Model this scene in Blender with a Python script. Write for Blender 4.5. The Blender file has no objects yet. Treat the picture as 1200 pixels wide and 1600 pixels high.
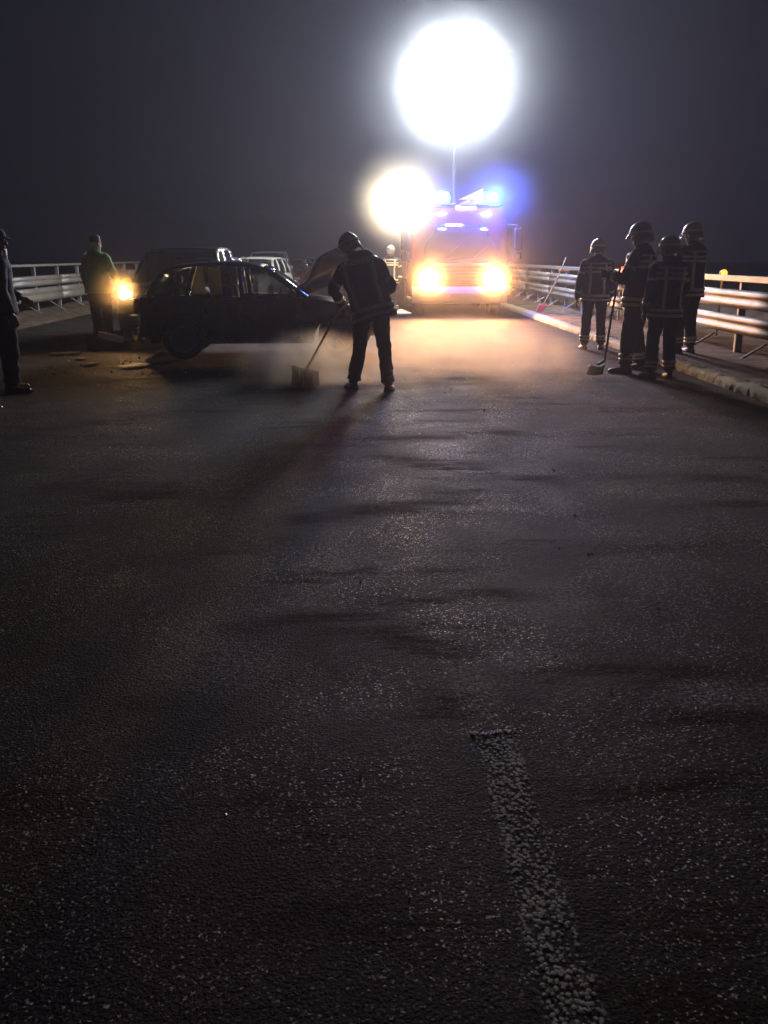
import bpy, math, random
import numpy as np
from mathutils import Vector, Matrix, noise
random.seed(7); np.random.seed(7)
S = bpy.context.scene; COL = S.collection
R = math.radians; PI = math.pi
V = Vector

# ------------------------------------------------------------ camera
cd = bpy.data.cameras.new('camera'); cam = bpy.data.objects.new('camera', cd); COL.objects.link(cam)
S.camera = cam
cd.sensor_fit = 'VERTICAL'; cd.sensor_height = 24.0; cd.lens = 24.0*1380/1600
cd.clip_start = 0.05; cd.clip_end = 1500
cam.location = (0, 0, 1.55)
cam.rotation_euler = (R(90-16.2), 0, R(-1.6))
S.render.engine = 'CYCLES'
S.cycles.use_denoising = True
S.cycles.max_bounces = 5; S.cycles.diffuse_bounces = 2; S.cycles.glossy_bounces = 2
S.cycles.transmission_bounces = 3; S.cycles.transparent_max_bounces = 8; S.cycles.volume_bounces = 0
S.cycles.volume_step_rate = 2.0; S.cycles.volume_preview_step_rate = 2.0
S.cycles.sample_clamp_indirect = 3.0

# ------------------------------------------------------------ night sky
W = bpy.data.worlds.new('World'); S.world = W; W.use_nodes = True
bg = W.node_tree.nodes['Background']
bg.inputs[0].default_value = (0.48, 0.50, 0.85, 1); bg.inputs[1].default_value = 0.013
S.view_settings.view_transform = 'Standard'; S.view_settings.look = 'None'
S.view_settings.exposure = 0; S.view_settings.gamma = 1

# ------------------------------------------------------------ materials
def nn(nt, t, **kw):
    n = nt.nodes.new(t)
    for k, v in kw.items(): setattr(n, k, v)
    return n
def mat(name, color, rough=0.6, metal=0.0, var=0.25, scale=8.0, bump=0.0, bscale=60.0, emit=None, estr=0.0,
        alpha=None, trans=0.0, coat=0.0, spec=0.5):
    m = bpy.data.materials.new(name); m.use_nodes = True; nt = m.node_tree
    b = nt.nodes['Principled BSDF']
    tc = nn(nt, 'ShaderNodeTexCoord')
    no = nn(nt, 'ShaderNodeTexNoise'); no.inputs['Scale'].default_value = scale; no.inputs['Detail'].default_value = 5
    nt.links.new(tc.outputs['Object'], no.inputs['Vector'])
    mx = nn(nt, 'ShaderNodeMix', data_type='RGBA')
    c = color
    mx.inputs['A'].default_value = (c[0]*(1-var), c[1]*(1-var), c[2]*(1-var), 1)
    mx.inputs['B'].default_value = (min(1, c[0]*(1+var)), min(1, c[1]*(1+var)), min(1, c[2]*(1+var)), 1)
    nt.links.new(no.outputs['Fac'], mx.inputs['Factor']); nt.links.new(mx.outputs['Result'], b.inputs['Base Color'])
    mr = nn(nt, 'ShaderNodeMapRange'); mr.inputs['To Min'].default_value = max(0.02, rough*0.75); mr.inputs['To Max'].default_value = min(1, rough*1.25)
    nt.links.new(no.outputs['Fac'], mr.inputs['Value']); nt.links.new(mr.outputs['Result'], b.inputs['Roughness'])
    b.inputs['Metallic'].default_value = metal; b.inputs['Specular IOR Level'].default_value = spec
    b.inputs['Coat Weight'].default_value = coat
    b.inputs['Transmission Weight'].default_value = trans
    if alpha is not None: b.inputs['Alpha'].default_value = alpha
    if bump:
        n2 = nn(nt, 'ShaderNodeTexNoise'); n2.inputs['Scale'].default_value = bscale; n2.inputs['Detail'].default_value = 4
        nt.links.new(tc.outputs['Object'], n2.inputs['Vector'])
        bp = nn(nt, 'ShaderNodeBump'); bp.inputs['Strength'].default_value = 1.0; bp.inputs['Distance'].default_value = bump
        nt.links.new(n2.outputs['Fac'], bp.inputs['Height']); nt.links.new(bp.outputs['Normal'], b.inputs['Normal'])
    if emit: b.inputs['Emission Color'].default_value = (*emit, 1); b.inputs['Emission Strength'].default_value = estr
    return m
M = dict(
    steel = mat('galvanised steel', (.29,.27,.23), .55, .45, .5, 5, .003, 22),
    steeldull = mat('weathered steel', (.33,.33,.34), .6, .5, .25, 6),
    navy = mat('navy fabric', (.018,.022,.040), .85, 0, .35, 14, .003, 90),
    navy2 = mat('dark blue uniform', (.016,.018,.028), .85, 0, .35, 14, .003, 90),
    grey_stripe = mat('silver reflective tape', (.85,.80,.62), .45, .1, .18, 30),
    yel_stripe = mat('yellow reflective tape', (.85,.68,.16), .45, 0, .15, 30),
    hivis = mat('high visibility fabric', (.11,.27,.03), .7, 0, .2, 12, .003, 60),
    skin = mat('skin', (.42,.25,.18), .55, 0, .12, 20),
    glove = mat('leather glove', (.05,.045,.04), .7, 0, .3, 30),
    boot = mat('boot leather', (.018,.016,.015), .42, 0, .3, 30, .002, 80),
    helmet = mat('pale helmet paint', (.52,.52,.42), .28, 0, .1, 8, coat=.5),
    helmdark = mat('dark helmet trim', (.03,.03,.03), .4),
    visor = mat('clear visor', (.25,.27,.3), .08, 0, .1, 5, alpha=.35),
    hair = mat('dark hair', (.02,.015,.012), .6),
    eye = mat('eye', (.55,.52,.5), .2),
    wood = mat('wooden handle', (.38,.24,.12), .6, 0, .3, 25),
    darkened = mat('scorched matt black panel', (.012,.012,.014), .8, 0, .4, 6),  # raised bonnet only: its shade is put into this dark matt colour
    carblack = mat('black car paint', (.010,.011,.016), .28, .2, .3, 3, coat=.6),
    cardark = mat('dark anthracite car paint', (.022,.022,.028), .3, .4, .2, 3, coat=.6),
    carsilver = mat('silver car paint', (.42,.43,.43), .3, .6, .12, 4, coat=.5),
    carwhite = mat('white car paint', (.72,.72,.66), .35, 0, .08, 4, coat=.5),
    carred = mat('red car paint', (.12,.02,.015), .3, .1, .15, 4, coat=.5),
    carblue = mat('blue car paint', (.05,.09,.28), .3, .2, .15, 4, coat=.5),
    glass = mat('tinted car glass', (.02,.025,.03), .06, 0, .1, 3, alpha=.55),
    chrome = mat('chrome trim', (.8,.8,.78), .18, 1.0, .05, 5),
    backlit_pane = mat('cream backlit pane', (.80,.74,.52), .8, 0, .06, 20, .002, 50),  # for panes added to imitate headlight-lit window glass
    rubber = mat('tyre rubber', (.018,.018,.018), .8, 0, .3, 20, .002, 60),
    rim = mat('alloy rim', (.28,.28,.28), .35, .8, .15, 10),
    plastic = mat('black plastic', (.03,.03,.032), .55, 0, .2, 10),
    seat = mat('seat fabric', (.06,.06,.065), .9),
    plate = mat('plate white', (.75,.75,.70), .5, 0, .05, 8),
    lens = mat('unlit lamp lens', (.5,.5,.5), .12, 0, .1, 10, alpha=.7),
    tail = mat('unlit red lens', (.35,.02,.02), .15, 0, .1, 10),
    firered = mat('fire engine red paint', (.17,.028,.026), .3, 0, .1, 3, coat=.6),
    white = mat('white painted metal', (.78,.78,.76), .4, 0, .07, 6),
    shutter = mat('silver roller shutter', (.6,.6,.6), .3, .7, .1, 6),
    darkglass = mat('windscreen glass', (.015,.018,.025), .05, 0, .1, 3),
    redplastic = mat('red shovel paint', (.6,.07,.05), .45, 0, .15, 20),
    orangeplastic = mat('orange plastic', (.75,.28,.04), .45, 0, .1, 20),
    bristle = mat('broom bristles', (.10,.055,.03), .9, 0, .4, 60),
    kerb = mat('pale sandy kerb', (.42,.33,.22), .9, 0, .4, 12, .012, 25),
    debris = mat('broken grey plastic', (.06,.055,.055), .6, 0, .3, 20),
    shard = mat('glass shards', (.75,.78,.78), .08, 0, .1, 50, spec=1.0),
)
am = M['backlit_pane'].node_tree; pb = am.nodes['Principled BSDF']; ta = nn(am, 'ShaderNodeBsdfTranslucent'); ta.inputs[0].default_value = (.85,.78,.52,1)
mxs = nn(am, 'ShaderNodeMixShader'); mxs.inputs[0].default_value = .6
am.links.new(pb.outputs[0], mxs.inputs[1]); am.links.new(ta.outputs[0], mxs.inputs[2]); am.links.new(mxs.outputs[0], am.nodes['Material Output'].inputs[0])
def emis(name, col, s):
    m = bpy.data.materials.new(name); m.use_nodes = True; nt = m.node_tree
    nt.nodes.remove(nt.nodes['Principled BSDF'])
    e = nn(nt, 'ShaderNodeEmission'); e.inputs[0].default_value = (*col, 1); e.inputs[1].default_value = s
    nt.links.new(e.outputs[0], nt.nodes['Material Output'].inputs[0]); return m
M['balloon'] = emis('lit balloon envelope', (1, 1, 1), 60)
M['floodlens'] = emis('lit flood lens', (1, .93, .72), 60)
M['headlens'] = emis('lit headlamp lens', (1, .52, .16), 60)
M['suvlens'] = emis('lit low beam lens', (1, .68, .34), 8)
M['bluelens'] = emis('lit blue beacon', (.03, .30, 1), 12)
M['amberlens'] = emis('lit amber lamp', (1, .30, .03), 5)
M['redlens'] = emis('lit red lamp', (1, .10, .05), 5)
M['dimamber'] = emis('small amber lamp', (1, .42, .08), 3)

# ------------------------------------------------------------ mesh helpers
class MB:
    def __init__(s): s.v = []; s.f = []
    def add(s, vs, fs):
        o = len(s.v); s.v += [tuple(v) for v in vs]; s.f += [tuple(i+o for i in f) for f in fs]; return s
    def box(s, c, d, rot=None, bev=0.0):
        hx, hy, hz = d[0]/2, d[1]/2, d[2]/2
        b = min(bev, hx*.95, hy*.95, hz*.95)
        vs = []; idx = {}
        if b <= 0:
            for x in (-1,1):
                for y in (-1,1):
                    for z in (-1,1): vs.append(V((x*hx,y*hy,z*hz)))
            fs = [(0,1,3,2),(4,6,7,5),(0,4,5,1),(2,3,7,6),(0,2,6,4),(1,5,7,3)]
        else:
            for x in (-1,1):
                for y in (-1,1):
                    for z in (-1,1):
                        idx[(x,y,z,0)] = len(vs); vs.append(V((x*hx,y*(hy-b),z*(hz-b))))
                        idx[(x,y,z,1)] = len(vs); vs.append(V((x*(hx-b),y*hy,z*(hz-b))))
                        idx[(x,y,z,2)] = len(vs); vs.append(V((x*(hx-b),y*(hy-b),z*hz)))
            fs = []
            for a in (-1,1):
                fs.append([idx[(a,-1,-1,0)],idx[(a,1,-1,0)],idx[(a,1,1,0)],idx[(a,-1,1,0)]][::a])
                fs.append([idx[(-1,a,-1,1)],idx[(-1,a,1,1)],idx[(1,a,1,1)],idx[(1,a,-1,1)]][::a])
                fs.append([idx[(-1,-1,a,2)],idx[(1,-1,a,2)],idx[(1,1,a,2)],idx[(-1,1,a,2)]][::a])
                for q in (-1,1):
                    fs.append([idx[(a,q,-1,0)],idx[(a,q,-1,1)],idx[(a,q,1,1)],idx[(a,q,1,0)]])
                    fs.append([idx[(a,-1,q,0)],idx[(a,1,q,0)],idx[(a,1,q,2)],idx[(a,-1,q,2)]])
                    fs.append([idx[(-1,a,q,1)],idx[(1,a,q,1)],idx[(1,a,q,2)],idx[(-1,a,q,2)]])
                    for r in (-1,1): fs.append([idx[(a,q,r,0)],idx[(a,q,r,1)],idx[(a,q,r,2)]])
        if rot is not None:
            m = rot if isinstance(rot, Matrix) else Matrix.Rotation(rot, 3, 'Z')
            vs = [m @ v for v in vs]
        return s.add([v+V(c) for v in vs], fs)
    def tube(s, pts, rad, n=10, cap=True, flat=1.0):
        pts = [V(p) for p in pts]; k = len(pts)
        if not hasattr(rad, '__len__'): rad = [rad]*k
        vs = []; ref = None
        for i, p in enumerate(pts):
            t = (pts[min(i+1,k-1)]-pts[max(i-1,0)])
            t = t.normalized() if t.length > 1e-9 else V((0,0,1))
            if ref is None: ref = V((1,0,0)) if abs(t.x) < .8 else V((0,1,0))
            a = (ref - t*ref.dot(t)).normalized(); ref = a; b = t.cross(a)
            for j in range(n):
                th = 2*PI*j/n; vs.append(p+a*(rad[i]*math.cos(th))+b*(rad[i]*flat*math.sin(th)))
        fs = [(i*n+j, i*n+(j+1)%n, (i+1)*n+(j+1)%n, (i+1)*n+j) for i in range(k-1) for j in range(n)]
        if cap: fs += [tuple(range(n))[::-1], tuple((k-1)*n+j for j in range(n))]
        return s.add(vs, fs)
    def grid(s, P, closed=False, thick=0.0):
        """P[i][j] points; thick > 0 gives the sheet a back along -normal"""
        ni, nj = len(P), len(P[0]); P = [[V(p) for p in r] for r in P]
        vs = [p for r in P for p in r]
        jj = nj if closed else nj-1
        fs = [(i*nj+j, i*nj+(j+1)%nj, (i+1)*nj+(j+1)%nj, (i+1)*nj+j) for i in range(ni-1) for j in range(jj)]
        if thick:
            bk = []
            for i in range(ni):
                for j in range(nj):
                    du = P[min(i+1,ni-1)][j]-P[max(i-1,0)][j]; dv = P[i][min(j+1,nj-1)]-P[i][max(j-1,0)]
                    nr = du.cross(dv); nr = nr.normalized() if nr.length > 1e-9 else V((0,0,1))
                    bk.append(P[i][j]+nr*thick)
            o = len(vs); vs += bk
            fs += [tuple(reversed([q+o for q in f])) for f in list(fs)]
            for i in range(ni-1):
                for j in (0, nj-1): fs.append((i*nj+j,(i+1)*nj+j,(i+1)*nj+j+o,i*nj+j+o))
            for j in range(nj-1):
                for i in (0, ni-1): fs.append((i*nj+j,i*nj+j+1,i*nj+j+1+o,i*nj+j+o))
        return s.add(vs, fs)
    def ball(s, c, r, nu=14, nv=9, rot=None):
        r = r if hasattr(r, '__len__') else (r,r,r); vs = []
        for i in range(nv+1):
            ph = PI*i/nv
            for j in range(nu):
                th = 2*PI*j/nu; vs.append(V((r[0]*math.sin(ph)*math.cos(th), r[1]*math.sin(ph)*math.sin(th), r[2]*math.cos(ph))))
        if rot is not None: vs = [rot @ v for v in vs]
        fs = [(i*nu+j,(i+1)*nu+j,(i+1)*nu+(j+1)%nu,i*nu+(j+1)%nu) for i in range(nv) for j in range(nu)]
        return s.add([v+V(c) for v in vs], fs)
    def lathe(s, prof, c=(0,0,0), axis='Z', n=24):
        vs = []
        for r, h in prof:
            for j in range(n):
                a = 2*PI*j/n; q = (r*math.cos(a), r*math.sin(a), h)
                if axis == 'Y': q = (q[0], q[2], q[1])
                if axis == 'X': q = (q[2], q[0], q[1])
                vs.append(V(q)+V(c))
        k = len(prof)
        return s.add(vs, [(i*n+j,i*n+(j+1)%n,(i+1)*n+(j+1)%n,(i+1)*n+j) for i in range(k-1) for j in range(n)])
    def build(s, name, m, parent=None, smooth=False, loc=None, rot=None):
        me = bpy.data.meshes.new(name); me.from_pydata(s.v, [], s.f); me.validate(); me.update()
        import bmesh
        bm = bmesh.new(); bm.from_mesh(me); bmesh.ops.remove_doubles(bm, verts=bm.verts, dist=1e-5)
        bmesh.ops.recalc_face_normals(bm, faces=bm.faces); bm.to_mesh(me); bm.free()
        if smooth:
            for p in me.polygons: p.use_smooth = True
        me.materials.append(M[m] if isinstance(m, str) else m)
        o = bpy.data.objects.new(name, me); COL.objects.link(o)
        if parent: o.parent = parent
        if loc: o.location = loc
        if rot: o.rotation_euler = rot
        return o
def empty(name, loc=(0,0,0), rz=0.0, parent=None):
    o = bpy.data.objects.new(name, None); COL.objects.link(o); o.location = loc; o.rotation_euler = (0,0,rz)
    o.empty_display_size = .2
    if parent: o.parent = parent
    return o
def tag(o, label, cat, group=None, kind=None):
    o['label'] = label; o['category'] = cat
    if group: o['group'] = group
    if kind: o['kind'] = kind
    return o
def struct(o): o['kind'] = 'structure'; return o
def kids(o): return [c for c in bpy.data.objects if c.parent == o]
def lamp(name, kind, loc, power, col, radius=.1, parent=None, aim=None, angle=150, blend=.3):
    l = bpy.data.lights.new(name, kind); l.energy = power; l.color = col; l.shadow_soft_size = radius
    if kind == 'SPOT': l.spot_size = R(angle); l.spot_blend = blend
    o = bpy.data.objects.new(name, l); COL.objects.link(o); o.location = loc
    if aim: o.rotation_euler = V(aim).to_track_quat('-Z', 'Y').to_euler()
    if parent: o.parent = parent
    return o
def interp(tab, x):
    xs = [t[0] for t in tab]; return [float(np.interp(x, xs, [t[k] for t in tab])) for k in range(1, len(tab[0]))]

# ------------------------------------------------------------ the air
hz = MB().box((0, 70, 5.4), (340, 340, 13.2)).build('haze', 'steel')
hm = bpy.data.materials.new('thin mist'); hm.use_nodes = True; nt = hm.node_tree; nt.nodes.clear()
out = nn(nt, 'ShaderNodeOutputMaterial'); pv = nn(nt, 'ShaderNodeVolumePrincipled')
pv.inputs['Color'].default_value = (.68, .76, 1, 1); pv.inputs['Density'].default_value = 0.0019; pv.inputs['Anisotropy'].default_value = 0.72
nt.links.new(pv.outputs[0], out.inputs['Volume'])
hz.data.materials[0] = hm
tag(hz, 'thin night mist lit up around the lamps', 'haze', kind='stuff')

# ------------------------------------------------------------ ground
gm = bpy.data.materials.new('rough verge earth'); gm.use_nodes = True; nt = gm.node_tree; b = nt.nodes['Principled BSDF']
tc = nn(nt, 'ShaderNodeTexCoord'); n1 = nn(nt, 'ShaderNodeTexNoise'); n1.inputs['Scale'].default_value = 3; n1.inputs['Detail'].default_value = 8
nt.links.new(tc.outputs['Object'], n1.inputs['Vector'])
cr = nn(nt, 'ShaderNodeValToRGB'); cr.color_ramp.elements[0].position = .35; cr.color_ramp.elements[1].position = .68
cr.color_ramp.elements[0].color = (.045,.035,.024,1); cr.color_ramp.elements[1].color = (.20,.13,.07,1)
nt.links.new(n1.outputs['Fac'], cr.inputs['Fac']); nt.links.new(cr.outputs[0], b.inputs['Base Color']); b.inputs['Roughness'].default_value = .95
bp = nn(nt, 'ShaderNodeBump'); bp.inputs['Distance'].default_value = .04
n2 = nn(nt, 'ShaderNodeTexNoise'); n2.inputs['Scale'].default_value = 14; n2.inputs['Detail'].default_value = 8
nt.links.new(tc.outputs['Object'], n2.inputs['Vector']); nt.links.new(n2.outputs['Fac'], bp.inputs['Height']); nt.links.new(bp.outputs['Normal'], b.inputs['Normal'])
M['earth'] = gm

def asphalt(paint=False):
    m = bpy.data.materials.new('worn lane paint' if paint else 'coarse asphalt'); m.use_nodes = True; nt = m.node_tree; b = nt.nodes['Principled BSDF']
    L = nt.links.new
    tc = nn(nt, 'ShaderNodeTexCoord'); co = tc.outputs['Object']
    def noise_(sc, det=4, vec=co, rough=.5):
        n = nn(nt, 'ShaderNodeTexNoise'); n.inputs['Scale'].default_value = sc; n.inputs['Detail'].default_value = det
        n.inputs['Roughness'].default_value = rough; L(vec, n.inputs['Vector']); return n.outputs['Fac']
    def math_(op, a, c=None, clamp=False):
        n = nn(nt, 'ShaderNodeMath', operation=op); n.use_clamp = clamp
        for i, q in enumerate((a, c)):
            if q is None: continue
            if isinstance(q, (int, float)): n.inputs[i].default_value = q
            else: L(q, n.inputs[i])
        return n.outputs[0]
    def ramp(v, lo, hi):
        n = nn(nt, 'ShaderNodeMapRange'); n.interpolation_type = 'SMOOTHSTEP'
        n.inputs['From Min'].default_value = lo; n.inputs['From Max'].default_value = hi; L(v, n.inputs['Value']); return n.outputs['Result']
    def mixc(f, a, c):
        n = nn(nt, 'ShaderNodeMix', data_type='RGBA'); L(f, n.inputs['Factor'])
        for k, q in (('A', a), ('B', c)):
            if isinstance(q, tuple): n.inputs[k].default_value = (*q, 1)
            else: L(q, n.inputs[k])
        return n.outputs['Result']
    dn = nn(nt, 'ShaderNodeTexNoise'); dn.inputs['Scale'].default_value = 120; dn.inputs['Detail'].default_value = 3; L(co, dn.inputs['Vector'])
    dv = nn(nt, 'ShaderNodeVectorMath', operation='SCALE'); L(dn.outputs['Color'], dv.inputs[0]); dv.inputs['Scale'].default_value = .011
    dw = nn(nt, 'ShaderNodeVectorMath', operation='ADD'); L(co, dw.inputs[0]); L(dv.outputs[0], dw.inputs[1]); cw = dw.outputs[0]
    vo = nn(nt, 'ShaderNodeTexVoronoi'); vo.inputs['Scale'].default_value = 85; L(cw, vo.inputs['Vector'])
    sep = nn(nt, 'ShaderNodeSeparateColor'); L(vo.outputs['Color'], sep.inputs[0])
    stone = mixc(ramp(sep.outputs[0], .25, 1.1), (.006,.006,.006), (.088,.078,.065))
    stone = mixc(ramp(vo.outputs['Distance'], .35, .75), stone, (.012,.012,.013))
    # broad tonal patches
    big = noise_(.7, 5)
    stone = mixc(ramp(big, .3, .75), stone, mixc(ramp(noise_(4, 6), .4, .7), stone, (.032,.026,.021)))
    # dragged soil streaks
    mp = nn(nt, 'ShaderNodeMapping'); mp.inputs['Scale'].default_value = (.55, 1.9, 1); mp.inputs['Rotation'].default_value = (0,0,R(-14)); L(co, mp.inputs['Vector'])
    soilm = math_('MULTIPLY', ramp(noise_(1.3, 7, mp.outputs[0], .62), .50, .66), ramp(noise_(.45, 3), .34, .60))
    soilf = math_('MULTIPLY', soilm, ramp(noise_(35, 5), .25, .6))
    c = mixc(soilf, stone, (.070,.038,.021))
    # worn paint rubbed into the stones
    sx = nn(nt, 'ShaderNodeSeparateXYZ'); L(co, sx.inputs[0])
    tot = None
    for (px, py, rx, ry, k) in ((.61,7.0,.24,.30,1.0),(.86,7.55,.06,.3,.6),(1.25,5.77,.16,.36,.8),(.99,3.89,.18,.25,.7),(1.32,2.92,.25,.12,.55),(.42,2.95,.1,.25,.7),(-.1,4.6,.3,.5,.25),(-.6,3.3,.35,.5,.22)):
        dx = math_('DIVIDE', math_('SUBTRACT', sx.outputs[0], px), rx); dy = math_('DIVIDE', math_('SUBTRACT', sx.outputs[1], py), ry)
        d = math_('SQRT', math_('ADD', math_('MULTIPLY', dx, dx), math_('MULTIPLY', dy, dy)))
        w = math_('MULTIPLY', math_('SUBTRACT', 1.0, ramp(d, .25, 1.25)), k)
        tot = w if tot is None else math_('MAXIMUM', tot, w)
    pm = math_('MULTIPLY', tot, ramp(noise_(55, 5, rough=.7), .46, .60))
    c = mixc(pm, c, (.62,.60,.54))
    # glossy chips
    ro = math_('ADD', .60, math_('MULTIPLY', noise_(2.0, 4), .25))
    vc = nn(nt, 'ShaderNodeTexVoronoi'); vc.inputs['Scale'].default_value = 170; L(cw, vc.inputs['Vector'])
    sc2 = nn(nt, 'ShaderNodeSeparateColor'); L(vc.outputs['Color'], sc2.inputs[0])
    chip = math_('MULTIPLY', ramp(sc2.outputs[1], .93, .95), ramp(noise_(1.6, 5), .35, .65))
    c = mixc(math_('MULTIPLY', chip, .5), c, (.40,.38,.34))
    L(c, b.inputs['Base Color'])
    ro = math_('SUBTRACT', ro, math_('MULTIPLY', chip, .38))
    ro = math_('ADD', ro, math_('MULTIPLY', soilf, .35), True)
    L(ro, b.inputs['Roughness']); L(math_('ADD', .13, math_('MULTIPLY', chip, .6)), b.inputs['Specular IOR Level'])
    h = math_('SUBTRACT', 1.0, vo.outputs['Distance'])
    h = math_('MULTIPLY', ramp(h, .2, .9), math_('ADD', .35, math_('MULTIPLY', sep.outputs[2], 1.0)))
    h = math_('ADD', math_('MULTIPLY', h, .0060), math_('MULTIPLY', noise_(190, 5, co, .75), .0080))
    h = math_('ADD', h, math_('MULTIPLY', noise_(48, 6, co, .68), .0075))
    if paint:
        sxx = nn(nt, 'ShaderNodeSeparateXYZ'); L(co, sxx.inputs[0])
        em = math_('ADD', math_('ABSOLUTE', math_('SUBTRACT', sxx.outputs[0], .445)), math_('MULTIPLY', noise_(22, 5, co, .7), .06))
        em = math_('SUBTRACT', 1.0, ramp(em, .085, .108))
        tops = math_('ADD', h, math_('MULTIPLY', noise_(7, 3), .007))
        al = math_('MULTIPLY', ramp(tops, .0118, .0158), em)
        L(al, b.inputs['Alpha']); b.inputs['Base Color'].default_value = (.5,.49,.44,1)
        for l in list(nt.links):
            if l.to_socket == b.inputs['Base Color']: nt.links.remove(l)
        b.inputs['Base Color'].default_value = (.52,.49,.42,1)
    h = math_('ADD', h, math_('MULTIPLY', noise_(5, 4), .012))
    h = math_('ADD', h, math_('MULTIPLY', soilm, .009))
    bp = nn(nt, 'ShaderNodeBump'); bp.inputs['Distance'].default_value = 1.0; bp.inputs['Strength'].default_value = .45 if paint else 1.0; L(h, bp.inputs['Height'])
    L(bp.outputs['Normal'], b.inputs['Normal'])
    return m
M['asphalt'] = asphalt()

def sheet(name, x0, x1, y0, y1, z, m, nx=2, ny=2, f=None):
    P = [[V((x0+(x1-x0)*i/(nx-1), y0+(y1-y0)*j/(ny-1), z)) for j in range(ny)] for i in range(nx)]
    if f:
        for r in P:
            for p in r: p.z += f(p.x, p.y)
    return MB().grid(P).build(name, m, smooth=True)
struct(sheet('ground', -160, 160, -90, 230, -.03, 'earth'))
road = struct(sheet('road', -7.4, 4.46, -30, 160, 0, 'asphalt'))
# verges: uneven, rutted
def rut(x, y):
    n = noise.noise(V((x*.9, y*.35, 0)))*.05 + noise.noise(V((x*3, y*2, 3)))*.02
    return n + .05
struct(sheet('left_verge', -13, -7.38, -8, 60, -.02, 'earth', 46, 260, lambda x, y: rut(x, y)*min(1, (-7.38-x)*2.5)+.02*math.sin(x*6)*min(1, (-7.38-x))))
struct(sheet('right_verge', 4.60, 12, -8, 60, .03, 'earth', 46, 260, rut))
# ragged pale kerb, one upstand after the other
kb = empty('kerb', (4.53, 0, 0)); tag(kb, 'long pale ragged kerb at the right edge of the road behind the firefighters', 'kerb')
y = 3.0; k = 0
while y < 45:
    ln = 1.0
    P = []
    for i in range(25):
        yy = y + ln*i/24*.985
        r = []
        for (dx, z) in ((-.085,-.01),(-.08,.045),(-.06,.09),(.0,.11),(.09,.11),(.15,.10),(.17,.0)):
            q = V((dx, yy, z)); e = noise.noise(V((dx*22+9, yy*9, z*20)))*.034 + noise.noise(V((dx*40, yy*26, 5)))*.010
            r.append(q + V((e*1.1, 0, e if z > 0 else 0)))
        P.append(r)
    MB().grid(P).build('kerb_stone', 'kerb', kb, smooth=True); y += ln; k += 1

# lane marking: a worn dash that starts just ahead of the camera
mm = asphalt(True)
M['lanepaint'] = mm
for (y0, y1) in ((-3.4, 2.63), (14.6, 20.6)):
    o = struct(sheet('lane_marking', .35, .54, y0, y1, .003, 'lanepaint'))
mb = MB()
for k in range(70):
    u = random.uniform(-.08, .08); q = random.uniform(.003, .007)
    mb.box((.445+u, 2.645+random.gauss(0, .005)+.01*math.sin(u*40), .004), (q*1.5, q, .005), random.uniform(0, 3), bev=.001)
struct(mb.build('marking_edge', 'plate'))

# crumbs of glass on the road
mb = MB()
def crumb(x, y, s):
    a = random.uniform(0, PI); t = random.uniform(.2, 1.0)
    rot = Matrix.Rotation(a, 3, 'Z') @ Matrix.Rotation(t, 3, 'X')
    mb.box((x, y, s*.4), (s, s*random.uniform(.5, 1), s*.35), rot)
for i in range(260):
    yy = random.uniform(1.6, 14)**1.0; xx = random.gauss(.6, 1.5) if random.random() < .7 else random.uniform(-4, 4)
    crumb(xx, yy, random.uniform(.003, .007)*(1+yy*.12))
for i in range(60): crumb(random.uniform(-5, -1.5), random.uniform(12, 14.5), random.uniform(.01, .03))
for x, yy in ((-.12,3.7),(.0,4.1),(-.75,11.6),(1.0,10.3),(1.45,6.4),(.25,6.9),(.6,11.5),(1.3,9.1)): crumb(x, yy, .005+.0012*yy)
tag(mb.build('glass_crumbs', 'shard'), 'glass crumbs glinting scattered over the asphalt', 'debris', kind='stuff')

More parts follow.
